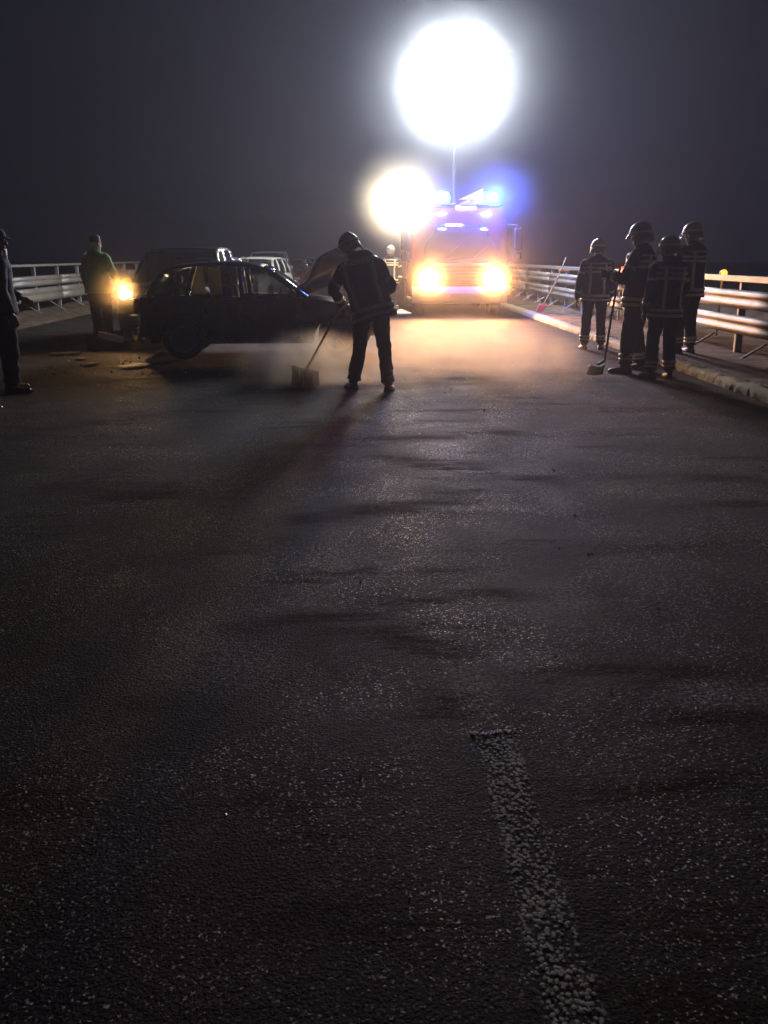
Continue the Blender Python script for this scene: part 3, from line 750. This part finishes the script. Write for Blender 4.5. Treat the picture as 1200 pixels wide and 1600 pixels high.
# ------------------------------------------------------------ steam over the road, added glow volumes round the lamps
def steam(name, label, c, dims, dens, sc, lo=.45, hi=.75, g=.45, col=(1,.80,.50)):  # also makes the added volumes that imitate lens bloom round lamps
    o = MB().ball((0,0,0), tuple(d/2 for d in dims), 24, 14).build(name, 'steel', loc=c)
    m = bpy.data.materials.new('steam and glow volume'); m.use_nodes = True; nt = m.node_tree; nt.nodes.clear(); L = nt.links.new
    out = nn(nt, 'ShaderNodeOutputMaterial'); pv = nn(nt, 'ShaderNodeVolumePrincipled'); pv.inputs['Color'].default_value = (*col,1)
    pv.inputs['Anisotropy'].default_value = g
    tc = nn(nt, 'ShaderNodeTexCoord'); mp = nn(nt, 'ShaderNodeMapping'); mp.inputs['Scale'].default_value = tuple(2/d for d in dims); L(tc.outputs['Object'], mp.inputs[0])
    ln = nn(nt, 'ShaderNodeVectorMath', operation='LENGTH'); L(mp.outputs[0], ln.inputs[0])
    fo = nn(nt, 'ShaderNodeMapRange'); fo.interpolation_type = 'SMOOTHSTEP'; fo.inputs['From Min'].default_value = 1; fo.inputs['From Max'].default_value = .15; L(ln.outputs['Value'], fo.inputs['Value'])
    no = nn(nt, 'ShaderNodeTexNoise'); no.inputs['Scale'].default_value = sc; no.inputs['Detail'].default_value = 4; no.inputs['Distortion'].default_value = .4; L(tc.outputs['Object'], no.inputs['Vector'])
    rm = nn(nt, 'ShaderNodeMapRange'); rm.inputs['From Min'].default_value = lo; rm.inputs['From Max'].default_value = hi; L(no.outputs['Fac'], rm.inputs['Value'])
    mu = nn(nt, 'ShaderNodeMath', operation='MULTIPLY'); L(fo.outputs[0], mu.inputs[0]); L(rm.outputs[0], mu.inputs[1])
    m2 = nn(nt, 'ShaderNodeMath', operation='MULTIPLY'); L(mu.outputs[0], m2.inputs[0]); m2.inputs[1].default_value = dens
    L(m2.outputs[0], pv.inputs['Density']); L(pv.outputs[0], out.inputs['Volume'])
    o.data.materials[0] = m
    tag(o, label, 'steam', kind='stuff'); return o
steam('steam', 'low steam drifting over the road in front of the fire engine', (1.50, 12.5, .22), (3.5, 7.4, 1.1), 1.5, 1.1, .40, .72, .65)
steam('glow_volume', 'pale glow volume added in front of the fire engine round its lamps', (2.6, 21.9, 1.9), (5.4, 4.4, 4.8), .034, .5, .0, .6, .8, (.95,.93,1))  # added to widen the glow of the engine's lamps
steam('glow_volume', 'bright glow volume added round the floodlights at the left roof edge of the fire engine', (1.05, 22.9, 2.85), (3.0, 3.0, 2.8), .14, .5, .0, .6, .7, (1,.95,.88))  # added volume standing in for the bloom of the floodlights
steam('glow_volume', 'glow volume added round the lighting balloon', (2.6, 25.0, 5.95), (7.5, 6.0, 7.2), .044, .5, .0, .6, .7, (.86,.94,1))  # added halo in place of lens bloom round the balloon
steam('glow_volume', 'small glow volume added round the lit headlight of the dark tall car', (-4.05, 15.45, 1.0), (1.3, 1.0, 1.1), .30, .5, .0, .6, .75)  # added for the headlight's halo, not vapour from the car
for hx, sd_ in ((1.76,'left'),(3.48,'right')): steam('glow_volume', 'small glow volume added round the %s headlight of the fire engine' % sd_, (hx, 22.95, 1.0), (1.3, .9, 1.3), .34, .5, .0, .6, .6)  # added halo round each engine headlight
steam('glow_volume', 'blue tinted glow volume added beside the right roof beacon', (3.65, 23.0, 3.0), (2.4, 1.2, 2.0), .17, .5, .0, .6, .5, (.4,.5,1))  # added; beacon glow is put into the blue volume colour
steam('dust_puff', 'small pale puff of dust rising round the broom', (-.62, 11.2, .22), (2.3, 2.1, 1.0), 5.0, 1.6, .42, .68, .55)

# ------------------------------------------------------------ people
class Loft:
    def __init__(s, ctrl, seed=0, amp=.008, fr=(9, 9, 14), power=1.0):
        s.c = ctrl; s.seed = seed; s.amp = amp; s.fr = fr; s.p = power
        s.n = len(ctrl)-1
    def _cr(s, k, t):
        i = min(int(t*s.n), s.n-1); u = t*s.n-i
        g = lambda q: s.c[max(0, min(s.n, q))][k]
        a, b, c, d = g(i-1), g(i), g(i+1), g(i+2)
        return ((2*b) + (c-a)*u + (2*a-5*b+4*c-d)*u*u + (3*b-a-3*c+d)*u**3)*.5
    def ev(s, t, th, off=0.0):
        p = s._cr(0, t); d = s._cr(0, min(1, t+.01)) - s._cr(0, max(0, t-.01)); d.normalize()
        r = s._cr(3, t); r = (r - d*r.dot(d)).normalized(); f = d.cross(r)
        rx, ry = s._cr(1, t), s._cr(2, t)
        c, sn = math.cos(th), math.sin(th); e = s.p
        c = math.copysign(abs(c)**e, c); sn = math.copysign(abs(sn)**e, sn)
        nr = (r*c*ry + f*sn*rx); nr = nr.normalized() if nr.length > 1e-6 else r
        q = p + r*(rx*c) + f*(ry*sn)
        w = noise.noise(V((q.x*s.fr[0]+s.seed, q.y*s.fr[1], q.z*s.fr[2])))*s.amp + noise.noise(V((q.x*25, q.y*25+s.seed, q.z*32)))*s.amp*.35
        return q + nr*(w+off)
    def mesh(s, mb, nt=24, nu=24, t0=0, t1=1, cap=True):
        rows = [[s.ev(t0+(t1-t0)*i/nt, 2*PI*j/nu) for j in range(nu)] for i in range(nt+1)]
        mb.grid(rows, closed=True)
        if cap:
            o = len(mb.v)-(nt+1)*nu
            mb.f += [tuple(o+j for j in range(nu)), tuple(o+nt*nu+j for j in range(nu))]
        return mb
    def band(s, mb, t0, t1, a0=0.0, a1=2*PI, off=.005):
        ni = max(2, int(abs(t1-t0)*40)); nj = max(3, int(abs(a1-a0)/(2*PI)*28))
        f = [[s.ev(t0+(t1-t0)*i/ni, a0+(a1-a0)*j/nj, off) for j in range(nj+1)] for i in range(ni+1)]
        g = [[s.ev(t0+(t1-t0)*i/ni, a0+(a1-a0)*j/nj, -.004) for j in range(nj+1)] for i in range(ni+1)]
        mb.grid(f)
        mb.grid([f[0], g[0]]); mb.grid([f[-1], g[-1]]); mb.grid([[r[0] for r in f], [r[0] for r in g]]); mb.grid([[r[-1] for r in f], [r[-1] for r in g]])
        return mb
def frame(fwd, up):
    f = V(fwd).normalized(); r = f.cross(V(up)).normalized(); u = r.cross(f)
    return Matrix((r, f, u)).transposed()      # columns right, forward, up
def hand(mb, w, d, nrm, curl, side):
    """palm from wrist w along d; nrm = palm normal (towards the palm side)"""
    d = V(d).normalized(); nrm = (V(nrm) - d*V(nrm).dot(d)).normalized(); lat = d.cross(nrm)*side
    rt = Matrix((lat, nrm, d)).transposed()
    mb.ball(V(w)+d*.05, (.044,.017,.056), 12, 8, rt)
    mb.tube([V(w)-d*.02, V(w)+d*.02], [.028,.03], 10)
    for k, (o, ln, c) in enumerate(((-.031,.070,1.0),(-.010,.080,1.05),(.011,.076,1.1),(.030,.060,1.2))):
        p = V(w)+d*.088+lat*o; pts = [V(w)+d*.06+lat*o*.9, p]; a = 0
        for q, fr in enumerate((.45,.32,.26)):
            a += curl*c*(.9 if q == 0 else 1.0); dd = d*math.cos(a)+nrm*math.sin(a); p = p+dd*ln*fr; pts.append(p)
        mb.tube(pts, [.011,.0105,.0098,.009,.007], 8)
    b0 = V(w)+d*.03-lat*.036
    t1 = b0+(d*.5-lat*.75+nrm*.4).normalized()*.038; t2 = t1+(d*.8-lat*.15+nrm*.6).normalized()*.032
    mb.tube([V(w)+d*.02-lat*.02, b0, t1, t2], [.014,.014,.012,.009], 8)
def person(label, loc, rz, J, fit, scale=1.0, group=None, seed=1):
    """J: joints in metres, facing +y; fit: outfit dict"""
    t = empty('person', loc, rz); t.scale = (scale,)*3; tag(t, label, 'person', group)
    J = {k: V(v) for k, v in J.items()}
    # continuous body
    mb = MB()
    pel, chest, neck, head = J['pel'], J['chest'], J['neck'], J['head']
    lat = (J['shR']-J['shL']).normalized()
    spine = (chest-pel).normalized(); fw = spine.cross(lat).normalized()*1.0
    fw = (lat.cross(spine)*-1).normalized()
    body = Loft([(pel-spine*.06,.14,.10,lat),(pel+spine*.05,.155,.11,lat),(pel.lerp(chest,.5),.135,.10,lat),(chest-spine*.05,.165,.115,lat),(chest+spine*.05,.15,.09,lat),(neck,.06,.06,lat)], amp=0)
    body.mesh(mb, 24, 20)
    look = V(J['look']).normalized(); hup = (head-neck).normalized()
    hf = frame(look, hup)
    mb.tube([neck-spine*.06, neck, head-hup*.03], [.066,.058,.055], 12)
    mb.ball(head+hf@V((0,-.01,.035)), (.074,.094,.098), 20, 14, hf)          # skull
    mb.ball(head+hf@V((0,.022,-.035)), (.056,.066,.074), 16, 12, hf)         # face and jaw
    mb.ball(head+hf@V((0,.070,-.088)), (.024,.020,.018), 10, 8, hf)          # chin
    mb.tube([head+hf@V((0,.083,.018)), head+hf@V((0,.104,-.022)), head+hf@V((0,.092,-.034))], [.010,.016,.012], 8)  # nose
    mb.ball(head+hf@V((0,.086,-.056)), (.026,.010,.008), 10, 6, hf)          # lips
    for sx in (-1, 1):
        mb.ball(head+hf@V((sx*.030,.076,.034)), (.026,.012,.008), 8, 6, hf)   # brow
        mb.ball(head+hf@V((sx*.076,-.005,-.005)), (.010,.020,.032), 8, 6, hf) # ear
    for sd in 'LR':
        s_ = 1 if sd == 'R' else -1
        sh, el, wr = J['sh'+sd], J['el'+sd], J['wr'+sd]
        mb.tube([chest+lat*s_*.08, sh, sh.lerp(el,.45), el, el.lerp(wr,.35), wr], [.07,.062,.052,.042,.043,.028], 12)
        mb.ball(sh, .062, 12, 8)
        hd = (wr-el).normalized()
        hd = V(J.get('hd'+sd, hd)).normalized(); nm = V(J.get('hn'+sd, -lat*s_))
        hand(mb, wr, hd, nm, J['curl'+sd].x if 'curl'+sd in J else .35, s_)
        hp, kn, an = J['hp'+sd], J['kn'+sd], J['an'+sd]
        mb.tube([pel+lat*s_*.06, hp, hp.lerp(kn,.4), kn, kn.lerp(an,.35), an], [.09,.092,.078,.056,.058,.040], 12)
        td = V(J['toe'+sd]).normalized()
        mb.tube([an, an-V((0,0,.04)), an-V((0,0,.055))+td*.15], [.042,.042,.028], 10)
    o = mb.build('body', fit.get('skin', 'skin'), t)
    md = o.modifiers.new('r', 'REMESH'); md.mode = 'VOXEL'; md.voxel_size = .0065
    dg = bpy.context.evaluated_depsgraph_get(); me = bpy.data.meshes.new_from_object(o.evaluated_get(dg)); o.modifiers.clear(); o.data = me
    for p in me.polygons: p.use_smooth = True
    me.materials.clear(); me.materials.append(M['skin']); me.materials.append(M['glove'])
    if fit.get('gloves'):
        nf = len(me.polygons); cen = np.empty(nf*3); me.polygons.foreach_get('center', cen); cen = cen.reshape(-1, 3)
        mi = np.zeros(nf, dtype=np.int32)
        for sd in 'LR': mi[np.linalg.norm(cen-np.array(J['wr'+sd]), axis=1) < .21] = 1
        me.polygons.foreach_set('material_index', mi)
    for sx in (-1, 1): MB().ball(head+hf@V((sx*.030,.0765,.014)), .0125, 10, 8).build('eye', 'eye', t, smooth=True)
    # trousers
    cl = fit['cloth']; tr = MB(); LG = {}
    Loft([(pel+spine*.14,.165,.125,lat),(pel+spine*.02,.185,.14,lat),(pel-spine*.10,.175,.13,lat)], seed, .006).mesh(tr, 8, 24)
    for sd in 'LR':
        hp, kn, an = J['hp'+sd], J['kn'+sd], J['an'+sd]
        up = V((0,0,1))
        lg = Loft([(hp+V((0,0,.07)),.10,.115,lat),(hp.lerp(kn,.25),.108,.115,lat),(hp.lerp(kn,.62),.093,.10,lat),(kn,.083,.09,lat),(kn.lerp(an,.4),.080,.088,lat),(kn.lerp(an,.8),.078,.085,lat),(an+(kn-an)*.06,.082,.09,lat)], seed+3, .013, (8,8,16))
        lg.mesh(tr, 34, 20); LG[sd] = lg
    trs = tr.build('trousers', cl, t, smooth=True)
    # jacket: torso, sleeves, collar
    hem = fit.get('hem', -.16); jk = MB(); w = fit.get('bulk', 1.0)
    tor = Loft([(pel+spine*hem,.215*w,.165*w,lat),(pel+spine*(hem*.3+.02),.205*w,.160*w,lat),(pel.lerp(chest,.35),.19*w,.145*w,lat),(pel.lerp(chest,.7),.205*w,.150*w,lat),(chest,.215*w,.145*w,lat),(chest+spine*.075,.155*w,.105*w,lat),(neck-spine*.0,.082,.082,lat),(neck+(head-neck)*.38,.080,.080,lat)], seed+7, .012, (8,8,13), .9)
    tor.mesh(jk, 44, 32)
    SL = {}
    for sd in 'LR':
        s_ = 1 if sd == 'R' else -1
        sh, el, wr = J['sh'+sd], J['el'+sd], J['wr'+sd]
        ax = (wr-sh).normalized(); rr = lat if abs(ax.dot(lat)) < .85 else V((0,0,1))
        sl = Loft([(sh-lat*s_*.07+spine*.0,.085,.085,rr),(sh,.086,.086,rr),(sh.lerp(el,.5),.076,.076,rr),(el,.070,.070,rr),(el.lerp(wr,.5),.063,.063,rr),(wr+(el-wr)*.04,.054,.054,rr)], seed+11, .012, (12,12,14))
        sl.mesh(jk, 26, 16); SL[sd] = sl
    jac = jk.build('jacket', fit.get('jcloth', cl), t, smooth=True)
    for (what, args, m) in fit.get('stripes', []):
        mb = MB()
        if what == 'T': tor.band(mb, *args)
        elif what == 'S':
            for sd in 'LR': b2 = MB(); SL[sd].band(b2, *args); b2.build('reflective_stripe', m, jac, smooth=True)
            continue
        elif what == 'L':
            for sd in 'LR': b2 = MB(); LG[sd].band(b2, *args); b2.build('reflective_stripe', m, trs, smooth=True)
            continue
        mb.build('reflective_stripe', m, jac, smooth=True)
    # boots
    for sd in 'LR':
        an = J['an'+sd]; td = V(J['toe'+sd]).normalized(); rt = td.cross(V((0,0,1)))
        g0 = an.z-.085
        bo = MB()
        Loft([(an+V((0,0,.16)),.062,.068,rt),(an+V((0,0,.06)),.056,.064,rt),(an-V((0,0,.01)),.055,.068,rt)], seed, .003).mesh(bo, 6, 14)
        rows = []
        for i in range(13):
            u = i/12; x = -.085+.285*u; wd = .050*math.sin(PI*min(1,max(0,(u+.10)/1.2)))**.5*(.92+.12*math.sin(u*5)); hh = .095-.045*u if u < .92 else .035
            if u < .05: hh = .07
            c = V((an.x, an.y, g0))+td*x
            rows.append([c-rt*wd, c-rt*wd*1.04+V((0,0,.02)), c-rt*wd*.85+V((0,0,hh*.75)), c+V((0,0,hh)), c+rt*wd*.85+V((0,0,hh*.75)), c+rt*wd*1.04+V((0,0,.02)), c+rt*wd])
        bo.grid(rows, closed=True); n0 = len(bo.v); bo.f += [tuple(n0-7+j for j in range(7)), tuple(n0-91+j for j in range(7))]
        bt = bo.build('boot', 'boot', t, smooth=True)
        rows = []
        for i in range(9):
            u = i/8; x = -.088+.292*u; wd = .053*math.sin(PI*min(1,max(0,(u+.10)/1.2)))**.5; c = V((an.x, an.y, g0))+td*x
            rows.append([c-rt*wd+V((0,0,.022)), c-rt*wd, c+rt*wd, c+rt*wd+V((0,0,.022))])
        MB().grid(rows, closed=True).build('sole', 'rubber', bt)
    # head gear
    hk = fit.get('head', 'helmet'); C0 = head+hf@V((0,-.008,.045))
    def dome(rx, ry, rz, ph1, ph0=0, a0=0, a1=2*PI, nu=28, nv=12):
        P = []
        for i in range(nv+1):
            ph = ph0+(ph1-ph0)*i/nv; P.append([C0+hf@V((rx*math.sin(ph)*math.sin(a0+(a1-a0)*j/nu), ry*math.sin(ph)*math.cos(a0+(a1-a0)*j/nu), rz*math.cos(ph))) for j in range(nu+1)])
        return P
    if hk == 'helmet':
        hm_ = MB().grid(dome(.120,.142,.135,R(100)), thick=.006).build('helmet', fit.get('hcol', 'helmet'), t, smooth=True)
        P = []
        for i in range(17):
            a = R(100)+R(160)*i/16; r = []
            for (k, z, q) in ((0,-.02,1.0),(1,-.06,1.03),(2,-.105,1.10)):
                r.append(C0+hf@V((.121*q*math.sin(a), .143*q*math.cos(a), z)))
            P.append(r)
        MB().grid(P, thick=.006).build('neck_guard', 'steeldull', hm_, smooth=True)
        P = []
        for i in range(15):
            a = R(-60)+R(120)*i/14
            P.append([C0+hf@V((.123*math.sin(a), (.146+.02*j)*math.cos(a), -.005-.024*j)) for j in range(4)])
        MB().grid(P, thick=.003).build('visor', 'visor', hm_, smooth=True)
        P = []
        for i in range(13):
            a = R(-70)+R(140)*i/12
            P.append([C0+hf@V((dx, .146*math.sin(a)*1.0, .139*math.cos(a)+.006*(1-abs(dx)/.02))) for dx in (-.016,-.006,.006,.016)])
        MB().grid(P, thick=.004).build('comb', fit.get('hcol', 'helmet'), hm_, smooth=True)
        P = [[C0+hf@V((.1225*math.sin(a), .1445*math.cos(a), z)) for z in (.0,.012,.024)] for a in np.linspace(0, 2*PI, 33)]
        MB().grid(P).build('helmet_stripe', 'grey_stripe', hm_, smooth=True)
        MB().tube([C0+hf@V((.10,.03,-.03)), C0+hf@V((.06,.05,-.13)), C0+hf@V((0,.06,-.15)), C0+hf@V((-.06,.05,-.13)), C0+hf@V((-.10,.03,-.03))], .006, 6).build('chin_strap', 'plastic', hm_)
    elif hk == 'cap':
        c_ = MB().grid(dome(.088,.110,.105,R(84)), thick=.004).build('cap', cl, t, smooth=True)
        P = [[C0+hf@V((.088*math.sin(a), (.106+.022*j)*math.cos(a), .01-.008*j)) for j in range(4)] for a in np.linspace(R(-55), R(55), 12)]
        MB().grid(P, thick=.003).build('peak', cl, c_, smooth=True)
        MB().grid(dome(.080,.102,.100,R(112), R(60), R(75), R(285)), thick=.003).build('hair', 'hair', t, smooth=True)
    else:
        MB().grid(dome(.082,.104,.106,R(108), 0, R(60), R(300)), thick=.004).grid(dome(.082,.104,.106,R(62), 0), thick=.004).build('hair', 'hair', t, smooth=True)
    return t
def stand(**kw):
    J = dict(pel=(0,0,.96), chest=(0,-.01,1.40), neck=(0,0,1.50), head=(0,.03,1.64), look=(0,1,-.15),
        shL=(-.185,0,1.41), shR=(.185,0,1.41), elL=(-.25,-.02,1.13), elR=(.25,-.02,1.13), wrL=(-.26,.06,.87), wrR=(.26,.06,.87),
        hpL=(-.10,0,.92), hpR=(.10,0,.92), knL=(-.12,.03,.50), knR=(.12,.03,.50), anL=(-.14,0,.09), anR=(.14,0,.09),
        toeL=(-.25,1,0), toeR=(.25,1,0), curlL=(.35,0,0), curlR=(.35,0,0))
    J.update(kw); return J
Q = PI/2
# torso angles: 0 = wearer's right, increasing towards the front or back depending on the frame; both are covered by mirrored bands
FF = [('T',(.035,.075),'grey_stripe'), ('T',(.10,.14),'grey_stripe'), ('T',(.44,.475),'grey_stripe'), ('T',(.50,.535),'grey_stripe')]
FFV = [('T',(.14,.62,Q-.62,Q-.42),'grey_stripe'), ('T',(.14,.62,Q+.42,Q+.62),'grey_stripe'), ('T',(.14,.62,-Q-.62,-Q-.42),'grey_stripe'), ('T',(.14,.62,-Q+.42,-Q+.62),'grey_stripe')]
FFS = [('S',(.38,.44),'grey_stripe'), ('S',(.80,.86),'grey_stripe')]
FFL = [('L',(.76,.80),'grey_stripe'), ('L',(.82,.86),'grey_stripe')]
fireman = dict(cloth='navy', gloves=True, bulk=1.14, stripes=FF+FFV+FFS+FFL+[('T',(.60,.64),'grey_stripe')])
# the sweeper: back to the camera, leaning forward and to the left over a broom
sw = stand(pel=(.02,-.02,.98), chest=(-.11,.06,1.42), neck=(-.16,.10,1.51), head=(-.23,.18,1.63), look=(-.4,.8,-.35),
    shL=(-.30,.09,1.39), shR=(.095,.03,1.44), elL=(-.43,.24,1.16), elR=(.25,.14,1.20), wrL=(-.33,.46,.97), wrR=(.06,.40,1.05),
    hpL=(-.09,-.02,.93), hpR=(.11,-.02,.94), knL=(-.12,.06,.50), knR=(.17,.02,.50), anL=(-.20,.03,.09), anR=(.21,-.17,.09),
    toeL=(-.5,1,0), toeR=(.35,1,0), curlL=(.9,0,0), curlR=(.9,0,0), hdL=(-.2,.6,-.5), hdR=(-.7,.4,-.3))
SWS = [('T',(.605,.675),'yel_stripe'), ('T',(.04,.08),'grey_stripe'), ('T',(.11,.15),'grey_stripe'), ('S',(.40,.46),'grey_stripe'), ('S',(.8,.86),'grey_stripe')] + \
      [('T',(.15,.62,q-.14,q+.14),'grey_stripe') for q in (-Q-.62,-Q+.62,Q-.62,Q+.62)]
person('firefighter in dark turnout gear sweeping the road with a broom, back to the camera', (.13, 10.62, 0), 0, sw,
    dict(cloth='navy', gloves=True, stripes=SWS, hcol='helmdark', bulk=1.24, hem=-.17), 1.0, seed=2)
br = empty('broom', (-.66, 10.95, 0)); tag(br, 'wide broom with dark bristles pushed over the road by the sweeping firefighter', 'broom')
MB().tube([(.02,-.0,.22),(.40,.06,.88),(.80,.10,1.25)], .013, 8).build('handle', 'wood', br)
bh = MB().box((0,0,.20), (.34,.09,.045), Matrix.Rotation(.25,3,'Y') , bev=.012).build('broom_head', 'wood', br)
mb = MB()
for k in range(120):
    u = random.uniform(-.16,.16); v = random.uniform(-.035,.035); z = .185-u*.25
    mb.tube([(u,v,z),(u*1.08+random.uniform(-.01,.01),v*1.4,.005)], [.005,.003], 4, cap=False)
mb.build('bristles', 'bristle', br)['kind'] = 'stuff'
# right-hand group
GR = 'firefighters standing at the right edge of the road'
person('firefighter in dark gear seen from behind, standing alone leftmost of the right-hand group', (4.0, 15.25, 0), R(-8),
    stand(elL=(-.27,-.03,1.12), wrL=(-.30,.02,.85), look=(.2,1,-.1)), fireman, 1.0, GR, 11)
person('tall firefighter turned to the left, legs apart, holding a long shovel upright', (3.80, 12.25, 0), R(55),
    stand(knL=(-.15,.04,.50), anL=(-.24,.02,.09), knR=(.13,.03,.50), anR=(.22,-.03,.09), elL=(-.27,.10,1.15), wrL=(-.20,.34,1.20), hdL=(.2,.9,.1), curlL=(1.0,0,0), look=(0,1,-.05)), fireman, 1.09, GR, 12)
person('shorter firefighter seen from behind, nearest the camera in the right-hand group', (3.93, 11.5, 0), R(14),
    stand(elR=(.30,.06,1.14), wrR=(.16,.26,1.06), hdR=(-.7,.6,.1), look=(-.35,1,-.1), pel=(-.01,0,.95)), fireman, .985, GR, 13)
person('firefighter with light helmet standing behind the kerb, rightmost of the group', (4.98, 13.6, .10), R(30),
    stand(elR=(.27,.10,1.14), wrR=(.10,.32,1.12), hdR=(-.8,.5,.1), elL=(-.27,.10,1.14), wrL=(-.10,.34,1.08), hdL=(.8,.5,.1), look=(-.1,1,-.1)), fireman, 1.06, GR, 14)
sh_ = empty('shovel', (3.30, 12.0, 0)); tag(sh_, 'shovel with flat blade on the road held upright by the tall firefighter', 'shovel')
MB().tube([(.03,0,.16),(.10,.05,.8),(.19,.12,1.42)], .016, 8).build('handle', 'wood', sh_)
rows = [[V((-.10-.02*i+a*.11, -.14+.05*i*0+a*0-.0-.05*i+.02, .02+.030*(4-i)*.9+.02*(a*a))) for a in np.linspace(-1,1,7)] for i in range(5)]
MB().grid(rows, thick=.004).tube([(.03,0,.18),(-.08,-.08,.13)], .02, 8).build('blade', 'steel', sh_, smooth=True)
# by the engine
person('dark clothed firefighter standing beside the left flank of the fire engine', (.88, 24.9, 0), R(170),
    stand(elR=(.30,.05,1.15), wrR=(.20,.25,1.10)), fireman, 1.0, None, 15)
# left edge of the picture
person('person in dark uniform cut off by the left edge of the photograph', (-4.12, 10.55, 0), R(-60),
    stand(look=(.2,1,-.1), elL=(-.30,.06,1.15), wrL=(-.22,.26,1.02), anL=(-.16,.05,.09)), dict(cloth='navy2', head='cap', hem=-.10, bulk=1.05, stripes=[]), 1.04, None, 21)
person('person in green high visibility jacket standing by the lit headlight on the left', (-4.70, 16.6, 0), R(-25),
    stand(elR=(.32,.02,1.17), wrR=(.22,.24,1.02), look=(.3,1,-.1), anL=(-.08,0,.09), anR=(.08,.05,.09)), dict(cloth='navy2', jcloth='hivis', head='hair', hem=-.12, bulk=1.1,
    stripes=[]), 1.07, None, 22)

# ------------------------------------------------------------ shovel and lamps at the right rail
s2 = empty('shovel', (4.98, 24.3, 0)); tag(s2, 'red bladed shovel leaning against the right guard rail', 'shovel')
MB().tube([(0,0,.28),(.35,.25,.85),(.66,.48,1.50)], .017, 8).build('handle', 'wood', s2)
MB().grid([[V((a*.10-.16*(1-i/4), -.12*(1-i/4), .03+.065*i+.02*a*a)) for a in np.linspace(-1,1,7)] for i in range(5)], thick=.005).build('blade', 'redplastic', s2, smooth=True)
MB().tube([(.46,.36,1.16),(.72,.40,1.14)], .03, 8).build('grip', 'orangeplastic', s2)
def warn(loc, label, lens, z, r=.07):
    w = empty('warning_lamp', loc); tag(w, label, 'warning lamp')
    MB().tube([(0,.03,0),(0,.03,z)], .02, 8).build('pole', 'steeldull', w)
    MB().box((0,.03,z+.02), (.20,.12,.07), bev=.02).build('housing', 'orangeplastic', w)
    MB().lathe([(r*1.3,-.04),(r*1.2,-.055),(.001,-.07)], (0,0,z+.08), axis='Y', n=16).build('lens', lens, w, smooth=True)
    MB().lathe([(r*1.3,-.04),(r*1.45,-.04),(r*1.45,.03),(.001,.04)], (0,0,z+.08), axis='Y', n=16).build('lamp_case', 'orangeplastic', w)
    return w
warn((6.85,17,0), 'amber warning lamp glowing just above the rail at the right', 'amberlens', 1.15, .045)
warn((6.2,21.4,0), 'small red lamp glowing above the rail between two firefighters', 'redlens', 1.13, .06)
lamp('amber_glow', 'POINT', (6.85,16.86,1.25), 9, (1,.30,.04), .06)
lamp('red_glow', 'POINT', (6.2,21.26,1.22), 9, (1,.08,.04), .05)
d = empty('snow_pole', (-9.6, 25.5, 0)); tag(d, 'thin snow pole sticking up behind the left guard rail', 'pole')
MB().tube([(0,0,0),(-.05,0,1.75)], .022, 8).build('shaft', 'steel', d); MB().tube([(-.045,0,1.55),(-.05,0,1.72)], .03, 8).build('reflector_band', 'white', d)
w = empty('warning_lamp', (-1.9, 60, 0)); tag(w, 'tiny orange warning light far down the road behind the queued cars', 'warning lamp')
MB().tube([(0,0,0),(0,0,1.0)], .03, 8).build('pole', 'steeldull', w); MB().ball((0,0,1.12), .16, 12, 8).build('lens', 'dimamber', w, smooth=True)
